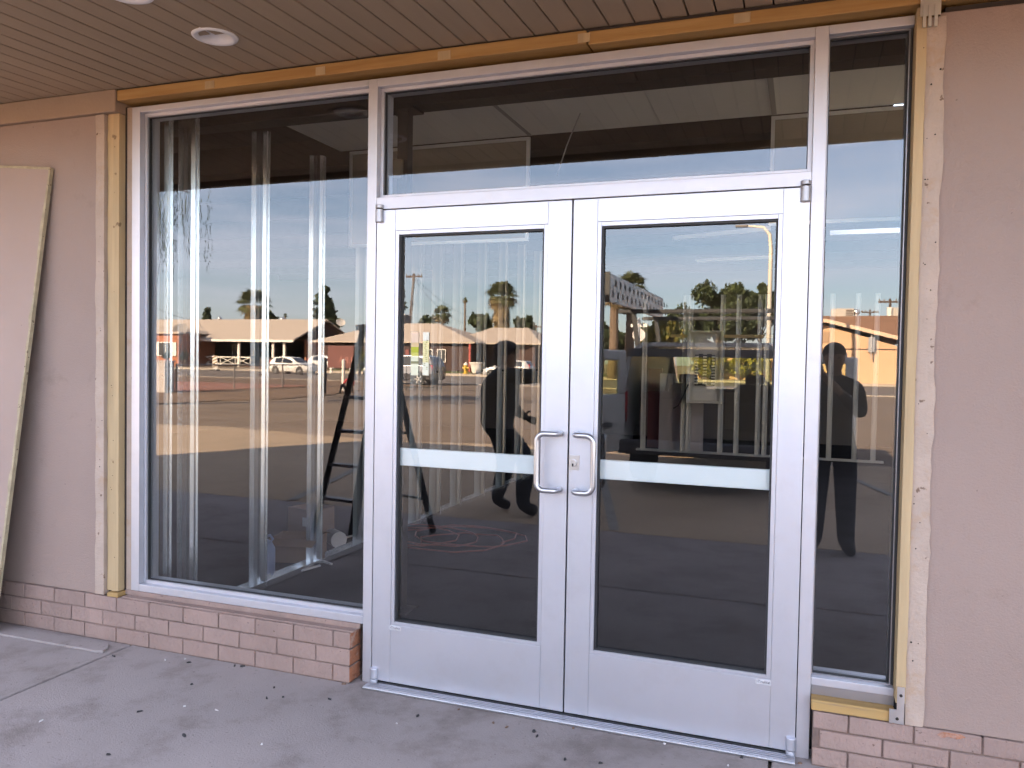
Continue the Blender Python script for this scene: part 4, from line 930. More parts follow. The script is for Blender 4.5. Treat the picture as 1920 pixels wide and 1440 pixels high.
# striped barricade
b0 = mir(402, 667, 58.5); t = thing('striped_barricade', 'white barricade panel with dark diagonal stripes at the far kerb', 'barricade', (b0.x, -58.5, 0))
MB().box(b0.x - .28, b0.x + .28, -58.53, -58.47, .12, b0.z).build('panel', wtr, t); MB().box(b0.x - .35, b0.x + .35, -58.75, -58.25, -.018, .119).build('foot', M['gasket'], t)
st_ = MB()
for k in range(4):
    z = .25 + k * .30; st_.prism([(b0.x - .26, z), (b0.x + .26, z + .22), (b0.x + .26, z + .36), (b0.x - .26, z + .14)], 'y', -58.468, -58.46)
st_.build('stripe', mat('stripe_dark', (.20, .12, .05), .6), t)
bn = mir(468, 668, 60.0); o = thing('trash_bin', 'dark wheeled trash bin by the kerb near the porch rail', 'trash bin', (bn.x, -62.8, .14))
MB().prism([(bn.x - .7, .14), (bn.x + .7, .14), (bn.x + .8, 1.25), (bn.x - .8, 1.25)], 'y', -63.3, -62.4).build('tub', mat('bin_plastic', (.05, .035, .03), .6), o); MB().box(bn.x - .83, bn.x + .83, -63.35, -62.35, 1.251, 1.33).build('lid', MATS['bin_plastic'], o)
# fire hydrant and planter
hx = mirz(873, 701, .14); hx.y = -63.6; hx.x = mir(873, 690, 63.6).x
ht = thing('fire_hydrant', 'yellow fire hydrant with white bonnet on the far sidewalk', 'hydrant', (hx.x, hx.y, .14)); ye = mat('hydrant_yellow', (.55, .36, .04), .5)
MB().lathe((hx.x, hx.y, .14), [(.26, 0), (.26, .06), (.17, .08), (.17, .72), (.22, .74), (.22, .80)], 18).build('barrel', ye, ht, smooth=False)
MB().lathe((hx.x, hx.y, .14), [(.22, .801), (.19, .92), (.09, 1.02), (.06, 1.10)], 18).build('bonnet', wtr, ht)
MB().cyl((hx.x - .34, hx.y, .70), (hx.x + .34, hx.y, .70), .09, n=12).cyl((hx.x, hx.y, .62), (hx.x, hx.y + .30, .62), .11, n=12).build('nozzle', ye, ht)
pl = mir(894, 690, 65.4); t = thing('white_planter', 'round white flower planter on the lawn near the hydrant', 'planter', (pl.x, -65.4, .2))
MB().lathe((pl.x, -65.4, .20), [(.42, 0), (.46, .1), (.62, .75), (.74, .92), (.74, 1.02), (.60, 1.02)], 24).build('bowl', wtr, t)

# --- poles and wires
pole_m = mat('pole_wood', (.10, .065, .05), .9, var=.3, vscale=3)
def utility_pole(px, pyt, d, arm, label, thick=.16, dxb=0, wires=()):
    p = mir(px, pyt, d); t = thing('utility_pole', label, 'utility pole', (p.x + dxb, -d, .1))
    MB().tube([(p.x + dxb, -d, 0), (p.x + dxb * .3, -d, p.z * .5), p + Vector((0, 0, .3))], lambda f: thick * (1.25 - .45 * f), 10).build('shaft', pole_m, t)
    for k, z in enumerate(arm):
        MB().box(p.x - 1.2, p.x + 1.2, -d - .08, -d + .08, p.z - z - .1, p.z - z + .1).build('crossarm', pole_m, t)
        b = MB()
        for u in (-1.1, -.6, .6, 1.1): b.cyl((p.x + u, -d, p.z - z + .1), (p.x + u, -d, p.z - z + .32), .06, n=8)
        b.build('insulators', dish_m, t)
    return p
pA = utility_pole(776, 517, 92, (.1,), 'tall leaning utility pole behind the brown house roof', .20, -1.6)
pB = utility_pole(311, 598, 100, (.2,), 'short utility pole showing above the hipped wing roof', .14)
pC = utility_pole(1669, 565, 95, (.05,), 'utility pole with pale transformer behind the brown shingle roof', .16)
pD = utility_pole(1631, 584, 130, (.1,), 'distant utility pole behind the brown shingle roof near the turbine vent', .16)
q = pC - Vector((0, 0, 1.6)); 
tt = thing('pole_transformer', 'pale cylindrical transformer on the pole above brown roof', 'transformer', q - Vector((0, .5, .8))); MB().cyl(q + Vector((0, .45, -.6)), q + Vector((0, .45, .9)), .36, n=14).build('can', wtr, tt); MB().box(q.x - .1, q.x + .1, q.y + .08, q.y + .2, q.z - .3, q.z + .6).build('bracket', galv, tt)
utility_pole(1005, 612, 120, (.1,), 'distant thin utility pole beyond the reddish roof', .14)
def wire_run(a, b, sag, label, r_=.022):
    a = Vector(a); b = Vector(b); pts = [a.lerp(b, i / 12) - Vector((0, 0, sag * 4 * (i / 12) * (1 - i / 12))) for i in range(13)]
    o = MB().tube(pts, r_, 5).build('power_line', M['gasket']); tag(o, label, 'power line')
wire_run(pA - Vector((0, 0, .3)), mir(868, 606, 75.5), .8, 'dark service wire dropping from the leaning pole to brown roof')
wire_run(pA - Vector((0, 0, .1)), mir(905, 602, 110), 1.0, 'dark wire running from the leaning pole past the fan palm')
wire_run(mir(262, 560, 60), mir(372, 600, 76), .5, 'dark overhead wire slanting down to the long pale roof')
# street light
p0 = mir(1441, 640, 52); p1 = mir(1446, 425, 52)
slt = thing('street_light', 'tall pale steel street light pole beyond the cargo van', 'street light', (p0.x, -52, 0)); sm_ = mat('pole_white', (.66, .60, .50), .5)
MB().tube([(p0.x, -52, 0), (p0.x, -52, p1.z - 1.5), (p0.x - .1, -52, p1.z - .5), (p0.x - .5, -52, p1.z), (p0.x - 1.5, -52, p1.z + .12)], lambda f: .16 - .09 * f, 12).build('shaft', sm_, slt, smooth=True)
MB().box(p0.x - 2.3, p0.x - 1.5, -52.16, -51.84, p1.z + .04, p1.z + .2).build('lamp_head', dish_m, slt, bevel=.04)
# stop sign seen from behind with two street name blades
c = mir(1197, 628, 43.5); stp = thing('stop_sign', 'grey back of an octagonal street sign with name blades on its post', 'road sign', (c.x, -43.5, 0))
oct_ = [(c.x + .40 * math.cos(math.pi / 8 + k * math.pi / 4), c.z + .40 * math.sin(math.pi / 8 + k * math.pi / 4)) for k in range(8)]
MB().prism(oct_, 'y', -43.56, -43.54).build('octagon', mat('sign_back', (.52, .48, .46), .5, metal=.3), stp); MB().cyl((c.x, -43.5, 0), (c.x, -43.5, c.z + 1.0), .045, n=10).build('post', galv, stp)
MB().box(c.x - .48, c.x + .48, -43.51, -43.49, c.z + .46, c.z + .66).build('name_blade', wtr, stp); MB().box(c.x - .012, c.x + .012, -44.0, -43.0, c.z + .70, c.z + .90).build('name_blade', wtr, stp)

# --- trees
def leaves(pts, size, m, name, parent, seedv, flat=.0):
    r_ = random.Random(seedv); b = MB(); vs = []; fs = []
    for p in pts:
        s_ = size * r_.uniform(.6, 1.4); e = Euler((r_.uniform(0, 6.3), r_.uniform(0, 6.3), r_.uniform(0, 6.3))); mm = e.to_matrix()
        o = len(vs)
        for u, v in ((-.5, -.28), (.5, -.28), (.62, .3), (-.4, .34)): vs.append(p + mm @ Vector((u * s_, v * s_, 0)))
        fs.append((o, o + 1, o + 2, o + 3))
    b.v = vs; b.f = fs; b.mi = [0] * len(fs)
    return b.build(name, m, parent, recalc=False)
def blob_tree(base, h, blobs, n, size, m, label, seedv, trunk=.22, m2=None, cat='tree', nm='leafy_tree'):
    base = Vector(base); t = thing(nm, label, cat, base); r_ = random.Random(seedv); pts = []; pts2 = []
    tot = sum(b[3] ** 2 for b in blobs)
    for bx_, by_, bz_, br_ in blobs:
        k = int(n * br_ * br_ / tot)
        sub = [(Vector((r_.gauss(0, 1), r_.gauss(0, 1), r_.gauss(0, 1))).normalized() * br_ * r_.uniform(.55, 1.0), br_ * r_.uniform(.22, .40)) for _ in range(16)]
        for _ in range(k):
            c_, s_ = r_.choice(sub); d_ = Vector((r_.gauss(0, 1), r_.gauss(0, 1), r_.gauss(0, 1))).normalized() * s_ * r_.uniform(.5, 1.0)
            q_ = base + Vector((bx_, by_, bz_)) + c_ + d_
            if q_.z > base.z + .1: (pts if r_.random() < .6 or not m2 else pts2).append(q_)
    cr_ = leaves(pts, size, m, 'crown', t, seedv)
    if m2: leaves(pts2, size, m2, 'crown', t, seedv + 1)
    top = base + Vector((blobs[0][0], blobs[0][1], blobs[0][2]))
    b = MB().tube([base - Vector((0, 0, .1)), base.lerp(top, .5) + Vector((.1, 0, 0)), top], lambda f: trunk * (1 - .6 * f), 9)
    for bx_, by_, bz_, br_ in blobs[1:]: b.tube([base.lerp(top, .5), base + Vector((bx_, by_, bz_))], lambda f: trunk * .5 * (1 - .6 * f), 7)
    b.build('trunk', bark, t); return t
def conifer(base, h, rad, m, label, seedv, tiers=16, n=2200, size=.45, lean=0):
    base = Vector(base); t = thing('conifer_tree', label, 'tree', base); r_ = random.Random(seedv); pts = []; lb = MB()
    for k in range(tiers):
        f = k / tiers; z = h * (.18 + .82 * f); rr = rad * (1 - f) ** .8 + .15
        for a in range(7):
            an = r_.uniform(0, 6.3); L_ = rr * r_.uniform(.55, 1.15); tip = base + Vector((math.cos(an) * L_, math.sin(an) * L_, z - L_ * .12 + r_.uniform(-.3, .3)))
            st = base + Vector((0, 0, z)); lb.tube([st, tip], lambda q: .05 * (1 - .7 * q), 5)
            for _ in range(int(n / (tiers * 7))):
                u = r_.uniform(.25, 1.08); pts.append(st.lerp(tip, u) + Vector((r_.gauss(0, .16), r_.gauss(0, .16), r_.gauss(0, .13))) * (rad / 3))
    leaves(pts, size, m, 'crown', t, seedv); lb.tube([base, base + Vector((0, 0, h))], lambda q: .22 * (1 - .85 * q), 8); lb.build('trunk', bark, t)
def fan_palm(base, h, cr, label, seedv, skirt=0.0, nf=34, tr=.24, dense=1.0, small=False):
    base = Vector(base); t = thing('fan_palm', label, 'palm tree', base); r_ = random.Random(seedv)
    top = base + Vector((r_.uniform(-.2, .2), 0, h)); MB().tube([base - Vector((0, 0, .1)), base.lerp(top, .5) + Vector((.08, 0, 0)), top], lambda f: tr * (1.15 - .3 * f), 10).build('trunk', palmbark, t)
    def fronds(cnt, e0, e1, length, name, m, zoff0=0, zoff1=0):
        b = MB(); vs = []; fs = []
        for _ in range(cnt):
            az = r_.uniform(0, 6.283); el = r_.uniform(e0, e1); L_ = length * r_.uniform(.8, 1.1)
            d_ = Vector((math.cos(az) * math.cos(el), math.sin(az) * math.cos(el), math.sin(el))); st = top + Vector((0, 0, r_.uniform(zoff0, zoff1)))
            hub = st + d_ * L_ * .45; side = d_.cross(Vector((0, 0, 1))).normalized(); upv = side.cross(d_)
            o = len(vs); w_ = .03; vs += [st - side * w_, st + side * w_, hub + side * w_, hub - side * w_]; fs.append((o, o + 1, o + 2, o + 3))
            nb_ = 5 if small else 11
            for k in range(nb_):
                a = (k / (nb_ - 1) - .5) * 2.5; bd = (d_ * math.cos(a) + side * math.sin(a)).normalized()
                ln = L_ * .6 * (1 - .15 * abs(a)) * r_.uniform(.85, 1.1); mid = hub + bd * ln * .6 + upv * .03; tip = hub + bd * ln - Vector((0, 0, ln * .28))
                ws = bd.cross(upv).normalized() * (L_ * (.055 if small else .032)); o = len(vs)
                vs += [hub, mid - ws, tip, mid + ws]; fs.append((o, o + 1, o + 2, o + 3))
        b.v = vs; b.f = fs; b.mi = [0] * len(fs); b.build(name, m, t, recalc=False)
    fronds(int(nf * 2.0 * dense), -.5, 1.4, cr, 'crown', lf_p)
    fronds(int(nf * .9), -1.1, -.2, cr * .95, 'crown', lf_t)
    if skirt: fronds(int(90 * dense), -1.45, -.95, cr * .95, 'skirt', lf_t, -skirt, -.1)
    return t
def palm_at(px, py_c, d, crpx, label, seedv, **k):
    p = mir(px, py_c, d); cr = crpx * (d + 3.2) / FPX * 1.05
    return fan_palm((p.x, -d, .2), p.z - .2 - cr * .0, cr, label, seedv, **k)
palm_at(477, 570, 96, 40, 'bushy fan palm rising behind the long pale roof', 21, skirt=1.2, nf=44)
palm_at(938, 555, 86, 35, 'tall fan palm with thick shaggy dead skirt behind the brown house', 22, skirt=3.1, nf=50)
palm_at(827, 590, 100, 22, 'short fan palm peeping over the brown house roof', 23, nf=30)
palm_at(871, 563, 130, 7, 'far slender palm behind the brown house roof', 24, nf=20, tr=.18, small=True)
palm_at(535, 592, 150, 6, 'tiny distant palm beyond the porch house ridge', 25, nf=16, tr=.2, small=True)
palm_at(1180, 538, 62, 34, 'fan palm with drooping fronds above the scaffold plank', 26, skirt=.8, nf=46, tr=.36)
palm_at(1150, 560, 60, 26, 'thick trunked palm standing next to the grey backed sign', 27, nf=20, tr=.36)
def tree_at(px, pyt, d, label, fn, **k):
    p = mir(px, pyt, d); return fn(p, d, label, **k)
p = mir(607, 538, 90); conifer((p.x, -90, .2), p.z, 3.0, lf_d, 'tall dark conifer behind the dark gable end', 31, n=3200)
p = mir(388, 578, 105); conifer((p.x, -105, .2), p.z, 1.7, lf_d, 'small rounded conifer above the long pale roof', 32, n=1200, size=.5)
p = mir(750, 543, 98); conifer((p.x, -98, .2), p.z, 1.9, lf_d, 'dark narrow conifer beside the leaning utility pole', 33, n=1500, size=.5)
def broad(px, py, d, rpx, label, seedv, m, m2=None, n=2600, size=.42, squash=.8):
    p = mir(px, py, d); r_ = rpx * (d + 3.2) / FPX; rr = random.Random(seedv)
    bl = [(0, 0, p.z, r_ * .75)] + [(rr.uniform(-.8, .8) * r_, rr.uniform(-.5, .5) * r_, p.z + rr.uniform(-.5, .35) * r_ * squash, r_ * rr.uniform(.4, .6)) for _ in range(7)]
    blob_tree((p.x, -d, .1), p.z, bl, n, size, m, label, seedv, trunk=max(.12, r_ * .07), m2=m2)
broad(1345, 590, 78, 78, 'broad dark green tree spreading behind the cargo van rack', 41, lf_d, lf_m, 24000, .24)
broad(1425, 575, 80, 48, 'rounded green tree beside the tall street light', 42, lf_d, lf_m, 12000, .24)
broad(1245, 625, 66, 36, 'yellow green bushy tree beside the grey backed sign', 43, lf_y, lf_m, 3400, .34)
broad(905, 608, 96, 26, 'grey green shrubby tree between the two house roofs', 44, lf_d, lf_m, 1800, .4)
broad(985, 608, 98, 22, 'dark rounded tree beside the shaggy fan palm', 45, lf_d, None, 1500, .4)
broad(800, 603, 105, 16, 'low dark tree top behind the brown house roof ridge', 46, lf_d, None, 900, .4)
broad(287, 612, 92, 22, 'dark tree behind the hipped wing roof', 47, lf_d, None, 1400, .45)
broad(672, 672, 52, 24, 'yellow green shrub behind the black iron gate', 48, lf_y, lf_m, 2200, .28)
broad(630, 606, 112, 14, 'pale leafy tree behind the white satellite dish', 49, lf_m, None, 700, .4)
broad(1130, 640, 75, 40, 'dark shadowy tree behind the thick trunked palm', 50, lf_d, None, 2600, .5)
broad(500, 596, 101, 22, 'dense shrubby growth under the bushy fan palm', 51, lf_d, lf_y, 1500, .4)
lf_h = leafmat('hedge_yellow', (.34, .31, .05))
broad(1400, 683, 63.9, 30, 'yellow green hedge bush before the tan garden wall behind the van', 52, lf_h, lf_y, 3000, .26)
broad(1320, 684, 63.9, 30, 'yellow green hedge bush nearer the grey backed sign behind the van', 53, lf_h, lf_y, 3000, .26)
for k, px in enumerate((345, 313)):
    broad(px, 668, 64.6, 9, ('dark clipped shrub by the brick wing corner', 'low shrub under the shuttered window')[k], 60 + k, lf_d, None, 600, .25)
# weeping tree by the corner of the lot: strands hang into the left window's reflection
wt = Vector((-17.7, -12.6, 0)); tw = thing('weeping_tree', 'weeping tree whose hanging strands show at the large window edge', 'tree', wt); tb = MB(); rr = random.Random(77)
tb.tube([wt - Vector((0, 0, .1)), wt + Vector((.2, .1, 2.5)), wt + Vector((.9, 0, 5.6))], lambda f: .26 * (1 - .5 * f), 10)
lv = MB(); vs = []; fs = []
for k in range(90):
    an = rr.uniform(0, 6.3); rad = rr.uniform(.5, 4.0); tip = wt + Vector((.9 + math.cos(an) * rad, math.sin(an) * rad * .8, 7.0 - rad * .28 + rr.uniform(-.3, .3)))
    if k % 3 == 0: tb.tube([wt + Vector((.9, 0, 5.4)), wt.lerp(tip, .5) + Vector((0, 0, 3.4)), tip], lambda f: .05 * (1 - .7 * f), 5)
    for s_ in range(15):
        bp = tip + Vector((rr.gauss(0, .30), rr.gauss(0, .30), rr.uniform(-.4, .2))); drop = rr.uniform(.7, 2.1); sw = Vector((rr.uniform(-.12, .12), rr.uniform(-.12, .12), 0))
        if k == 7 and s_ < 2: drop = 3.6
        n_ = int(drop / .085)
        for j in range(n_):
            q = bp + sw * (j / n_) + Vector((rr.gauss(0, .012), rr.gauss(0, .012), -drop * j / n_)); a_ = rr.uniform(0, 6.3); sp_ = rr.uniform(.03, .075)
            d_ = Vector((math.cos(a_) * sp_, math.sin(a_) * sp_, -.12)); w_ = Vector((-math.sin(a_), math.cos(a_), 0)) * .013; o = len(vs)
            vs += [q, q + d_ * .5 + w_, q + d_, q + d_ * .5 - w_]; fs.append((o, o + 1, o + 2, o + 3))
lv.v = vs; lv.f = fs; lv.mi = [0] * len(fs); lv.build('crown', lf_d, tw, recalc=False); tb.build('trunk', bark, tw)

# ================================================================== VEHICLES
tyre = mat('tyre', (.02, .02, .02), .85); rimm = mat('alloy_rim', (.60, .58, .56), .3, metal=.9); cglass = mat('car_glass', (.02, .022, .025), .08, spec=.8); tail = mat('tail_light', (.45, .02, .03), .25); lamp = mat('head_light', (.7, .7, .7), .15)
def car(name, label, cat, loc, rz, stations, paint, wheels, wr, windows, grp=None, tw_=.2, lights=()):
    """stations: (x, zbottom, zbelt, ztop, half width, half width at top)"""
    loc = Vector(loc); m = Matrix.Rotation(rz, 3, 'Z'); t = thing(name, label, cat, loc, grp)
    def P(x, y, z): return loc + m @ Vector((x, y, z))
    b = MB(); vs = []; n = 8
    for x, zb, zl, zt, hw, ht in stations:
        zm = zb + (zl - zb) * .45
        for y, z in ((-hw * .93, zb), (-hw, zm), (-hw * .965, zl), (-ht, zt), (ht, zt), (hw * .965, zl), (hw, zm), (hw * .93, zb)): vs.append(P(x, y, z))
    fs = []
    for i in range(len(stations) - 1):
        for k in range(n): fs.append((i * n + k, (i + 1) * n + k, (i + 1) * n + (k + 1) % n, i * n + (k + 1) % n))
    fs += [tuple(range(n)), tuple(reversed(range((len(stations) - 1) * n, len(stations) * n)))]
    o = b.add(vs, fs).build('body', paint, t, smooth=False, bevel=.03, seg=3)
    def lerp_st(x):
        for a, c in zip(stations[:-1], stations[1:]):
            if a[0] <= x <= c[0] or c[0] <= x <= a[0]:
                f = (x - a[0]) / (c[0] - a[0]); return [a[i] + (c[i] - a[i]) * f for i in range(6)]
        return list(stations[-1])
    for (x0, x1, f0, f1) in windows:           # side windows: along x, fraction of belt..top
        for s_ in (-1, 1):
            q = []
            for x, f in ((x0, .06), (x1, .06), (x1, f1), (x0, f0)):
                st = lerp_st(x); y = st[4] * .965 + (st[5] - st[4] * .965) * f; q.append(P(x, s_ * (y + .012), st[2] + (st[3] - st[2]) * f))
            w_ = MB().quad(*q).build('window', cglass, t); so = w_.modifiers.new('s', 'SOLIDIFY'); so.thickness = .01
    ends = [i for i in range(len(stations) - 1) if abs(stations[i + 1][3] - stations[i][3]) > .22]
    for i in ends:
        a, c = stations[i], stations[i + 1]; q = []
        for st, f, s_ in ((a, .12, -1), (a, .12, 1), (c, .88, 1), (c, .88, -1)):
            x = a[0] + (c[0] - a[0]) * f; z = a[3] + (c[3] - a[3]) * f + .015; hw = (a[5] + (c[5] - a[5]) * f) * .9; q.append(P(x + (.012 if c[3] > a[3] else -.012) * -1, s_ * hw, z))
        w_ = MB().quad(*q).build('windscreen', cglass, t); so = w_.modifiers.new('s', 'SOLIDIFY'); so.thickness = .012
    for x in wheels:
        st = lerp_st(x)
        for s_ in (-1, 1):
            y0 = s_ * (st[4] - tw_); y1 = s_ * (st[4] + .012)
            wl_ = MB().cyl(P(x, y0, wr), P(x, y1, wr), wr, n=24).build('wheel', tyre, t, bevel=.02)
            rm = MB().cyl(P(x, y1, wr), P(x, y1 + s_ * .008, wr), wr * .24, n=16)
            for k in range(5):
                an = k * 2 * math.pi / 5; rm.bar(P(x, y1 + s_ * .006, wr), P(x + math.cos(an) * wr * .66, y1 + s_ * .006, wr + math.sin(an) * wr * .66), wr * .17, .012, tuple(m @ Vector((0, 1, 0))))
            rm.build('rim', rimm, wl_)
            MB().tube([P(x + math.cos(a_) * wr * .68, y1 + s_ * .004, wr + math.sin(a_) * wr * .68) for a_ in [j * 2 * math.pi / 20 for j in range(21)]], wr * .05, 6).build('rim', rimm, wl_)
            MB().cyl(P(x, s_ * (st[4] - .02), wr + .02), P(x, s_ * (st[4] + .004), wr + .02), wr * 1.17, n=24).build('wheel_arch', M['gasket'], t)
    for (x, y, z, sx, sy, sz, lm) in lights:
        for s_ in (-1, 1):
            bb = MB(); c_ = (x, s_ * y, z); vs = []
            for i in (-1, 1):
                for j in (-1, 1):
                    for k in (-1, 1): vs.append(P(c_[0] + i * sx / 2, c_[1] + j * sy / 2, c_[2] + k * sz / 2))
            bb.add(vs, [(0, 1, 3, 2), (4, 6, 7, 5), (0, 4, 5, 1), (2, 3, 7, 6), (0, 2, 6, 4), (1, 5, 7, 3)]).build('light', lm, t, bevel=.015)
    for s_ in (-1, 1):
        for (x0, _, _, _) in windows[:1]:
            q = lerp_st(.3); MB().bar(P(.95, s_ * (q[4] + .06), q[2] + .08), P(.95, s_ * (q[4] + .16), q[2] + .08), .1, .12).build('mirror', paint, t)
            MB().bar(P(-.25, s_ * (q[4] + .004), q[2] - .1), P(-.05, s_ * (q[4] + .004), q[2] - .1), .02, .03).build('door_handle', M['gasket'], t)
    return t
wp = mat('white_car_paint', (.80, .78, .74), .25, coat=.5); gp = mat('silver_car_paint', (.17, .17, .19), .28, metal=.7, coat=.6); sp = mat('pale_car_paint', (.55, .54, .52), .25, metal=.4, coat=.6)
HATCH = [(-2.05, .34, .78, .90, .72, .66), (-1.98, .26, .86, 1.02, .82, .70), (-1.62, .24, .92, 1.42, .85, .60), (-.6, .24, .92, 1.50, .85, .60), (.20, .24, .90, 1.44, .85, .60), (1.12, .24, .88, .96, .84, .72), (1.75, .24, .76, .82, .82, .70), (2.05, .30, .62, .68, .70, .60)]
HW = [(-1.35, -.62, .80, .86), (-.54, .50, .86, .60)]
LT = ((-1.98, .66, .98, .10, .12, .40, tail), (1.92, .60, .64, .16, .22, .13, lamp))
cw = mirz(549, 700, 0); yc_ = -54.6; cx_ = mir(549, 690, 54.6).x
# in the mirror the nose points right, i.e. towards +X
car('white_hatchback', 'white two door hatchback car driving on the street before the porch house', 'car', (cx_, yc_, -.02), 0.10, HATCH, wp, (-1.28, 1.30), .31, HW, lights=LT)
cx2 = mir(588, 690, 64).x
car('parked_hatchback', 'pale hatchback car parked in the driveway behind the white hatchback', 'car', (cx2, -66.5, .18), 0.05, HATCH, sp, (-1.28, 1.30), .31, HW, lights=LT)
SUV = [(-2.25, .45, .95, 1.05, .80, .72), (-2.15, .32, 1.05, 1.25, .88, .76), (-1.95, .30, 1.08, 1.60, .90, .70), (-1.2, .30, 1.08, 1.70, .92, .70), (.3, .30, 1.06, 1.68, .92, .70), (1.15, .30, 1.04, 1.12, .91, .78), (1.95, .32, .95, 1.0, .88, .78), (2.25, .42, .8, .85, .78, .68)]
SW = [(-1.80, -1.02, .72, .88), (-.95, -.08, .88, .88), (-.02, .75, .88, .55)]
LS = ((-2.12, .78, 1.02, .14, .14, .30, tail), (2.12, .70, .84, .18, .24, .14, lamp))
sx_ = mir(768, 700, 36.8).x
car('silver_suv', 'silver grey sport utility car parked at the near kerb before brown house', 'car', (sx_ - .7, -37.4, -.012), math.pi, SUV, gp, (-1.35, 1.38), .36, SW, lights=LS)
car('bright_sedan', 'pale car glinting behind the crouching worker by brown house', 'car', (mir(965, 690, 60).x, -58.6, -.02), math.pi, HATCH, sp, (-1.28, 1.30), .31, HW, lights=LT)

# ---- cargo van backed up to the shop with its rear doors open
VX = (mir(1200, 660, 5.9).x + mir(1440, 660, 5.9).x) / 2; VY = -5.9; VW = .90; VH = 1.67
vp_ = mat('van_white', (.62, .62, .60), .35, coat=.3); vin = mat('van_inside', (.05, .052, .055), .8); vt = mat('van_trim', (.10, .10, .11), .6)
van = thing('cargo_van', 'white cargo van backed towards the shop with both rear doors open', 'van', (VX, VY - 2.3, 0))
def vs_sec(y, hw, ht, zt, zb=.42):
    return [(VX - hw, y, zb), (VX - hw - .02, y, .95), (VX - hw + .03, y, 1.2), (VX - ht, y, zt - .10), (VX - ht + .12, y, zt), (VX + ht - .12, y, zt), (VX + ht, y, zt - .10), (VX + hw - .03, y, 1.2), (VX + hw + .02, y, .95), (VX + hw, y, zb)]
secs = [vs_sec(VY, VW, VW - .10, VH), vs_sec(VY - 1.4, VW, VW - .09, VH + .03), vs_sec(VY - 3.0, VW, VW - .09, VH + .02)]
b = MB(); n = 10
for i in range(2):
    o = len(b.v); b.v += [Vector(q) for q in secs[i] + secs[i + 1]]
    for k in range(n - 1): b.f.append([o + k, o + k + 1, o + n + k + 1, o + n + k]); b.mi.append(0)
bo = b.build('body', vp_, van); s_ = bo.modifiers.new('s', 'SOLIDIFY'); s_.thickness = .05; s_.offset = 1
# cab: A pillars, bonnet, floor
b = MB()
s0 = secs[2]; s1 = vs_sec(VY - 3.55, VW - .02, VW - .03, 1.12)
MB().bar(s0[3], (VX - VW + .06, VY - 3.75, 1.12), .07, .09).bar(s0[6], (VX + VW - .06, VY - 3.75, 1.12), .07, .09).build('pillar', vp_, van)
MB().prism([(VY - 3.0, .42), (VY - 3.0, 1.10), (VY - 3.75, 1.10), (VY - 4.45, .98), (VY - 4.6, .80), (VY - 4.6, .42)], 'x', VX - VW, VX + VW).build('bonnet', vp_, van, bevel=.05)
for s_ in (-1, 1):
    MB().prism([(VY - 3.0, .43), (VY - 3.0, 1.60), (VY - 3.12, 1.60), (VY - 3.75, 1.14), (VY - 3.75, .43)], 'x', VX + s_ * (VW - .03) - .02, VX + s_ * (VW - .03) + .02).build('cab_side', vin, van)
MB().box(VX - VW + .05, VX + VW - .05, VY - 3.0, VY - .01, .42, .52).build('load_floor', vin, van)
MB().box(VX - VW + .1, VX + VW - .1, VY - 3.35, VY - 3.005, .7, 1.10).build('dashboard', vin, van)
wsq = [(VX - VW + .1, VY - 3.72, 1.13), (VX + VW - .1, VY - 3.72, 1.13), (VX + VW - .16, VY - 3.02, VH - .06), (VX - VW + .16, VY - 3.02, VH - .06)]
vg = glass_mat('van_glass', (.80, .86, .50), .05)
MB().quad(*wsq).build('windscreen', vg, van, recalc=False)
MB().box(VX - VW + .05, VX + VW - .05, VY - .03, VY + .005, VH - .12, VH - .03).build('rear_header', vt, van)
bp_ = MB().box(VX - VW - .02, VX + VW + .02, VY + .005, VY + .14, .44, .60).build('bumper', vt, van, bevel=.03)
for s_ in (-1, 1):
    MB().box(VX + s_ * (VW - .01) - .05, VX + s_ * (VW - .01) + .05, VY + .006, VY + .03, .80, 1.15).build('tail_light', tail, van)
    for y in (VY - .95, VY - 3.75):
        wl_ = MB().cyl((VX + s_ * (VW - .22), y, .35), (VX + s_ * (VW + .03), y, .35), .35, n=24).build('wheel', tyre, van, bevel=.02)
        MB().cyl((VX + s_ * (VW + .03), y, .35), (VX + s_ * (VW + .036), y, .35), .2, n=20).build('rim', rimm, wl_)
# seats, wheel
for s_, nm in ((-1, 'seat'), (1, 'seat')):
    cx = VX + s_ * .45
    MB().box(cx - .26, cx + .26, VY - 2.75, VY - 2.25, .55, .95).build('seat', vin, van, bevel=.06)
    st2 = MB().box(cx - .26, cx + .26, VY - 2.36, VY - 2.18, .952, 1.20).build('seat_back', vin, van, bevel=.07); MB().box(cx - .13, cx + .13, VY - 2.33, VY - 2.22, 1.203, 1.33).build('headrest', vin, st2, bevel=.04)
cx = VX + .45
MB().tube([(cx + .19 * math.cos(a), VY - 2.98 + .09 * math.sin(a), 1.10 + .17 * math.sin(a)) for a in [k * 2 * math.pi / 20 for k in range(21)]], .015, 6).build('steering_wheel', vin, van)
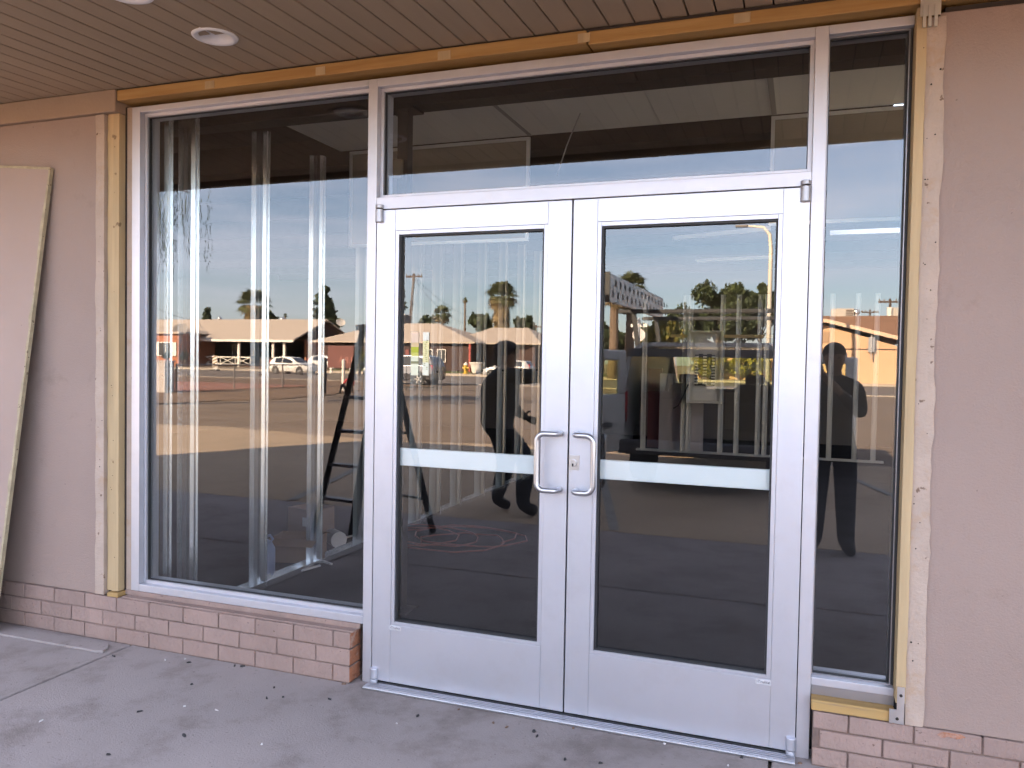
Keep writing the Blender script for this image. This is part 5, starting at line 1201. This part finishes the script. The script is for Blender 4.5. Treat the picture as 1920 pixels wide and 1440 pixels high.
# rear doors swung open, each with a window opening
def van_door(hx, sgn, ang, label):
    W_ = .86; m = Matrix.Rotation(ang, 3, 'Z'); h0 = Vector((hx, VY + .02, 0))
    def P(u, t, z): return h0 + m @ Vector((sgn * u, t, z))
    def bx3(u0, u1, t0, t1, z0, z1, nm, mm, par, bev=.0):
        q = MB(); q.add([P(u0, t0, z0), P(u1, t0, z0), P(u1, t1, z0), P(u0, t1, z0), P(u0, t0, z1), P(u1, t0, z1), P(u1, t1, z1), P(u0, t1, z1)], [(0, 3, 2, 1), (4, 5, 6, 7), (0, 1, 5, 4), (1, 2, 6, 5), (2, 3, 7, 6), (3, 0, 4, 7)]); return q.build(nm, mm, par, bevel=bev)
    d_ = bx3(0, W_, 0, .055, .46, 1.12, 'rear_door', vp_, van, .02); d_['label'] = label
    bx3(0, .12, 0, .055, 1.121, VH - .05, 'frame', vp_, d_, .02); bx3(W_ - .12, W_, 0.001, .054, 1.121, VH - .10, 'frame', vp_, d_, .02); bx3(.121, W_ - .121, .0005, .0545, VH - .17, VH - .05, 'frame', vp_, d_, .02)
    q = MB().quad(P(.12, .028, 1.12), P(W_ - .12, .028, 1.12), P(W_ - .12, .028, VH - .17), P(.12, .028, VH - .17)); q.build('window', vg, d_, recalc=False)
    bx3(.25, .55, .0555, .075, .75, .80, 'handle', vt, d_)
van_door(VX + VW, 1, R(38), 'open rear van door standing out behind the photographer')
van_door(VX - VW, -1, R(-62), 'open rear van door swung out beside the scaffold plank')
# roof rack and scaffold plank
rk = thing('roof_rack', 'black two bar roof rack mounted on the cargo van', 'roof rack', (VX, VY - 1.2, VH)); rkm = mat('rack_black', (.02, .02, .022), .45)
for y in (VY - .35, VY - 1.9):
    MB().bar((VX - 1.05, y, VH + .42), (VX + 1.05, y, VH + .42), .05, .05).build('crossbar', rkm, rk, bevel=.01)
    for s_ in (-1, 1): MB().bar((VX + s_ * .80, y, VH - .04), (VX + s_ * .86, y, VH + .40), .05, .05).build('upright', rkm, rk)
pl_ = thing('scaffold_plank', 'perforated steel scaffold plank carried on edge on the van rack', 'plank', (VX - .8, VY - 1.2, VH + .45)); plm = mat('plank_steel', (.45, .44, .44), .45, metal=.6)
X_ = VX - .93; z0 = VH + .455; Y0 = VY + .85; Y1 = VY - 2.6
MB().box(X_, X_ + .05, Y1, Y0, z0, z0 + .30).build('plank_web', plm, pl_, bevel=.008)
MB().box(X_ - .02, X_ + .055, Y0 + .001, Y0 + .03, z0 - .01, z0 + .31).build('end_cap', rkm, pl_)
hl = MB()
for k in range(15):
    for j in range(2):
        y = Y0 - .15 - k * .25 - j * .12; hl.cyl((X_ + .0505, y, z0 + .09 + j * .12), (X_ + .053, y, z0 + .09 + j * .12), .038, n=12)
hl.build('perforations', M['black'], pl_)
bx_ = thing('tool_box', 'dark red tool box standing inside the open van', 'box', (VX - .5, VY - .9, .52)); MB().box(VX - .80, VX - .28, VY - 1.2, VY - .5, .525, 1.05).build('case', mat('tool_red', (.07, .012, .015), .6), bx_, bevel=.02); MB().box(VX - .78, VX - .30, VY - 1.18, VY - .52, 1.052, 1.12).build('lid', MATS['tool_red'], bx_, bevel=.02)
bx_ = thing('grey_carton', 'tall grey carton standing inside the open van beside tool box', 'box', (VX, VY - 1, .52)); MB().box(VX - .26, VX + .16, VY - 1.1, VY - .6, .525, 1.12).build('carton_body', mat('grey_card', (.12, .11, .115), .9), bx_, bevel=.01); MB().box(VX - .27, VX + .17, VY - 1.11, VY - .59, 1.122, 1.135).build('flap', MATS['grey_card'], bx_)

# ================================================================== PEOPLE
skin = mat('skin', (.30, .17, .11), .6); navy = mat('dark_jacket', (.018, .019, .024), .9, var=.3, vscale=20, bump=.4, bscale=30); jean = mat('dark_trousers', (.022, .024, .032), .9, var=.3, vscale=18, bump=.4, bscale=30); shoe = mat('shoe', (.015, .013, .012), .7); hair = mat('hair', (.012, .010, .009), .8); redc = mat('red_shirt', (.55, .05, .05), .8)
def skin_person(name, label, nodes, edges, mats, pick, loc, sub=2):
    t = thing(name, label, 'person', loc); names = list(nodes); me = bpy.data.meshes.new('body')
    me.from_pydata([tuple(nodes[n][0]) for n in names], [(names.index(a), names.index(b)) for a, b in edges], [])
    o = bpy.data.objects.new('body', me); COL.objects.link(o)
    sk = o.modifiers.new('skin', 'SKIN'); sk.use_smooth_shade = True
    sv = me.skin_vertices[0].data
    for i, n in enumerate(names): r_ = nodes[n][1]; sv[i].radius = r_ if isinstance(r_, tuple) else (r_, r_); sv[i].use_root = (i == 0)
    ss = o.modifiers.new('sub', 'SUBSURF'); ss.levels = sub; ss.render_levels = sub
    dg = bpy.context.evaluated_depsgraph_get(); m2 = bpy.data.meshes.new_from_object(o.evaluated_get(dg)); bpy.data.objects.remove(o)
    m2.transform(Matrix.Translation(-Vector(loc))); m2.name = 'body'
    m2.materials.clear()
    for m in mats: m2.materials.append(m)
    for p in m2.polygons: p.material_index = pick(p.center + Vector(loc)); p.use_smooth = True
    b = bpy.data.objects.new('body', m2); COL.objects.link(b); b.parent = t; ORG[b.name] = Vector(loc)
    return t, b
def hand(nodes, edges, wrist, key, d_out, d_up, curl, scale=1.0):
    """five finger chains from the wrist; d_out = direction of the fingers, d_up = across the palm towards the thumb"""
    d = Vector(d_out).normalized(); u = Vector(d_up).normalized(); c = d.cross(u) * curl; w_ = Vector(wrist)
    palm = w_ + d * .05 * scale; nodes[key + 'palm'] = (palm, (.034 * scale, .022 * scale)); edges.append((key, key + 'palm'))
    for i, (off, ln) in enumerate(((.030, .066), (.011, .075), (-.010, .070), (-.029, .055))):
        k0 = palm + u * off * scale + d * .035 * scale; k1 = k0 + d * ln * .5 * scale + c * .02; k2 = k1 + (d * .5 + c * .9).normalized() * ln * .5 * scale
        for q, (p_, rr) in enumerate(((k0, .0105), (k1, .0095), (k2, .008))): nodes['%sf%d%d' % (key, i, q)] = (p_, rr * scale)
        edges += [(key + 'palm', '%sf%d0' % (key, i)), ('%sf%d0' % (key, i), '%sf%d1' % (key, i)), ('%sf%d1' % (key, i), '%sf%d2' % (key, i))]
    t0 = w_ + d * .03 * scale + u * .034 * scale; t1 = t0 + (d * .6 + u * .8).normalized() * .038 * scale; t2 = t1 + (d * .9 + u * .2 + c * .4).normalized() * .03 * scale
    for q, (p_, rr) in enumerate(((t0, .013), (t1, .0115), (t2, .0095))): nodes['%st%d' % (key, q)] = (p_, rr * scale)
    edges += [(key, key + 't0'), (key + 't0', key + 't1'), (key + 't1', key + 't2')]
def face_bits(t, c, f, rgt, s_=1.0, hairm=hair, cap=None):
    """eyes, hair shell or cap as children; c = head centre, f = facing, rgt = person's right"""
    c = Vector(c); f = Vector(f).normalized(); rgt = Vector(rgt).normalized()
    e = MB()
    for s2 in (-1, 1): e.ell(c + f * .088 * s_ + rgt * .033 * s2 * s_ + Vector((0, 0, .012)), .011, .011, .009, 10, 6)
    e.build('eye', M['gasket'], t); MB().ell(c + f * .084 * s_ - Vector((0, 0, .058 * s_)), .024, .024, .007, 12, 6).build('mouth', mat('lips', (.22, .09, .07), .6), t)
# --- photographer, standing behind the phone
PH = Vector((2.06, -3.52, 0)); nd = {}; ed_ = []
def N(k, p, r_, par=None):
    nd[k] = (Vector(p), r_)
    if par: ed_.append((par, k))
x, y = PH.x, PH.y
N('pel', (x, y, .88), (.155, .115)); N('wai', (x, y, 1.02), (.145, .105), 'pel'); N('che', (x, y, 1.20), (.165, .12), 'wai'); N('nb', (x, y + .005, 1.34), (.10, .08), 'che'); N('nk', (x, y + .015, 1.41), .055, 'nb')
N('jaw', (x - .005, y + .035, 1.475), (.062, .068), 'nk'); N('hd', (x - .005, y + .025, 1.555), (.076, .088), 'jaw'); N('cr', (x - .005, y + .015, 1.61), (.060, .072), 'hd')
N('nose', (x - .01, y + .125, 1.535), .012, 'hd'); N('earL', (x - .085, y + .02, 1.545), .016, 'hd'); N('earR', (x + .078, y + .02, 1.545), .016, 'hd')
N('sL', (x - .175, y, 1.315), .068, 'nb'); N('eL', (x - .235, y + .10, 1.12), .050, 'sL'); N('fL', (x - .25, y + .23, 1.26), .042, 'eL'); N('wL', (1.775, y + .30, 1.41), .030, 'fL')
N('sR', (x + .175, y, 1.315), .068, 'nb'); N('eR', (x + .205, y + .06, 1.10), .050, 'sR'); N('fR', (x + .07, y + .22, 1.24), .042, 'eR'); N('wR', (1.98, y + .305, 1.40), .030, 'fR')
for s_, k in ((-1, 'L'), (1, 'R')):
    N('hp' + k, (x + s_ * .095, y, .82), (.105, .11), 'pel'); N('kn' + k, (x + s_ * .105, y + .02, .46), .086, 'hp' + k); N('an' + k, (x + s_ * .12, y - .02, .085), .070, 'kn' + k); N('ft' + k, (x + s_ * .155, y + .14, .036), (.058, .042), 'an' + k)
hand(nd, ed_, nd['wL'][0], 'wL', (.35, .1, .8), (.9, .1, -.2), -.6, .95); hand(nd, ed_, nd['wR'][0], 'wR', (-.55, .05, .8), (-.8, .1, -.3), .6, .95)
def pick1(c):
    if c.z < .09: return 3
    if c.z < .93 and c.y < PH.y + .18: return 2
    if c.z > 1.405 and c.x > 1.95 and c.y < PH.y + .2 or (c.y > PH.y + .27): return 0
    return 1
pt, pb = skin_person('person', 'person in dark clothes standing and holding up a phone to photograph', nd, ed_, [skin, navy, jean, shoe], pick1, PH)
face_bits(pt, (x - .005, y + .028, 1.535), (0, 1, 0), (1, 0, 0), .95)
hb_ = MB().ell((x - .005, y + .005, 1.585), .088, .098, .085, 20, 12); hb_.build('hair', hair, pt, smooth=True)
phn = thing('mobile_phone', 'dark mobile phone held up in the photographer\'s hands', 'phone', (1.86, -3.19, 1.42))
MB().box(1.80, 1.948, -3.199, -3.190, 1.425, 1.500).build('case', M['gasket'], phn, bevel=.006); MB().box(1.806, 1.942, -3.2010, -3.1995, 1.430, 1.495).build('screen', cglass, phn)
# --- worker in a cap reaching towards the van, one knee forward
wd_ = 4.05; hc = mir(945, 667, wd_); nd = {}; ed_ = []
x, y = hc.x, -wd_; hz = hc.z
P0 = Vector((mir(905, 800, wd_).x, y, 0))
N('pel', (P0.x + .13, y, .90), (.20, .19)); N('wai', (P0.x + .17, y, 1.03), (.20, .19), 'pel'); N('che', (x - .07, y, 1.21), (.225, .22), 'wai'); N('nb', (x - .01, y, 1.36), (.15, .15), 'che'); N('nk', (x + .005, y, hz - .13), .078, 'nb')
N('jaw', (x + .03, y, hz - .06), (.076, .068), 'nk'); N('hd', (x + .012, y, hz + .02), (.100, .084), 'jaw'); N('cr', (x, y, hz + .075), (.082, .068), 'hd'); N('nose', (x + .13, y, hz), .013, 'hd')
N('earL', (x, y - .088, hz), .015, 'hd'); N('earR', (x, y + .088, hz), .015, 'hd')
hnd = mir(1058, 704, wd_ + .1)
N('sR', (x + .04, y + .20, 1.35), .088, 'nb'); N('eR', (x + .27, y + .17, 1.33), .080, 'sR'); N('fR', (x + .42, y + .12, 1.35), .068, 'eR'); N('wR', (hnd.x, y + .08, 1.38), .036, 'fR')
N('sL', (x - .05, y - .20, 1.34), .088, 'nb'); N('eL', (x - .06, y - .26, 1.08), .075, 'sL'); N('fL', (x + .05, y - .2, .98), .062, 'eL'); N('wL', (x + .14, y - .14, .93), .036, 'fL')
kx = mir(1000, 815, wd_).x
N('hpR', (P0.x + .13, y + .1, .84), (.135, .13), 'pel'); N('knR', (kx - .04, y + .12, .56), .105, 'hpR'); N('anR', (kx - .08, y + .12, .10), .075, 'knR'); N('ftR', (kx + .08, y + .13, .045), (.055, .042), 'anR')
N('hpL', (P0.x + .12, y - .1, .84), (.135, .13), 'pel'); N('knL', (P0.x + .20, y - .1, .47), .098, 'hpL'); N('anL', (P0.x + .09, y - .11, .085), .072, 'knL'); N('ftL', (P0.x + .24, y - .12, .036), (.045, .032), 'anL')
hand(nd, ed_, nd['wR'][0], 'wR', (1, 0, 0), (0, 0, 1), .4); hand(nd, ed_, nd['wL'][0], 'wL', (.9, .2, -.3), (0, 0, 1), .6)
hx_ = hnd.x
def pick2(c):
    if c.z < .10 or False: return 3
    if c.z < .93 and c.x < x + .2 or c.z < .85: return 2
    if c.z > hz - .12 and c.x < x + .22 or c.x > hx_ + .01: return 0
    return 1
wt_, wb_ = skin_person('person', 'worker in dark clothes and peaked cap reaching out with one knee bent', nd, ed_, [skin, navy, jean, shoe], pick2, (P0.x, y, 0))
face_bits(wt_, (x + .016, y, hz), (1, 0, 0), (0, -1, 0))
MB().ell((x - .005, y, hz + .055), .128, .112, .096, 20, 12).build('cap', navy, wt_, smooth=True)
MB().prism([(x + .07, y - .085), (x + .20, y - .07), (x + .235, y), (x + .20, y + .07), (x + .07, y + .085)], 'z', hz + .066, hz + .078).build('cap_peak', navy, wt_, bevel=.003)
MB().ell((x - .055, y, hz - .03), .075, .088, .09, 16, 10).build('hair', hair, wt_, smooth=True)
# --- small seated figure in red beside the gate
sp_ = mirz(653, 737, 0); nd = {}; ed_ = []; x, y = sp_.x, sp_.y
N('pel', (x, y, .16), (.13, .11)); N('wai', (x, y, .32), (.12, .10), 'pel'); N('che', (x, y, .48), (.14, .10), 'wai'); N('nk', (x, y, .64), .05, 'che'); N('hd', (x, y + .02, .76), (.08, .09), 'nk'); N('cr', (x, y, .83), .06, 'hd')
for s_, k in ((-1, 'L'), (1, 'R')):
    N('s' + k, (x + s_ * .17, y, .55), .055, 'che'); N('e' + k, (x + s_ * .24, y + .1, .36), .042, 's' + k); N('w' + k, (x + s_ * .14, y + .26, .38), .03, 'e' + k); hand(nd, ed_, nd['w' + k][0], 'w' + k, (-s_ * .3, .9, -.2), (0, 0, 1), .5, .9)
    N('hp' + k, (x + s_ * .1, y + .06, .13), .08, 'pel'); N('kn' + k, (x + s_ * .15, y + .36, .36), .06, 'hp' + k); N('an' + k, (x + s_ * .13, y + .48, .08), .042, 'kn' + k); N('ft' + k, (x + s_ * .13, y + .6, .04), .035, 'an' + k)
skin_person('person', 'small seated person in a red shirt beside the black iron gate', nd, ed_, [skin, redc, jean, shoe], lambda c: 0 if c.z > .63 or (c.y > y + .24 and c.z > .36 and abs(c.x - x) < .16) else (2 if c.z < .28 or c.y > y + .14 else 1), (x, y, 0))
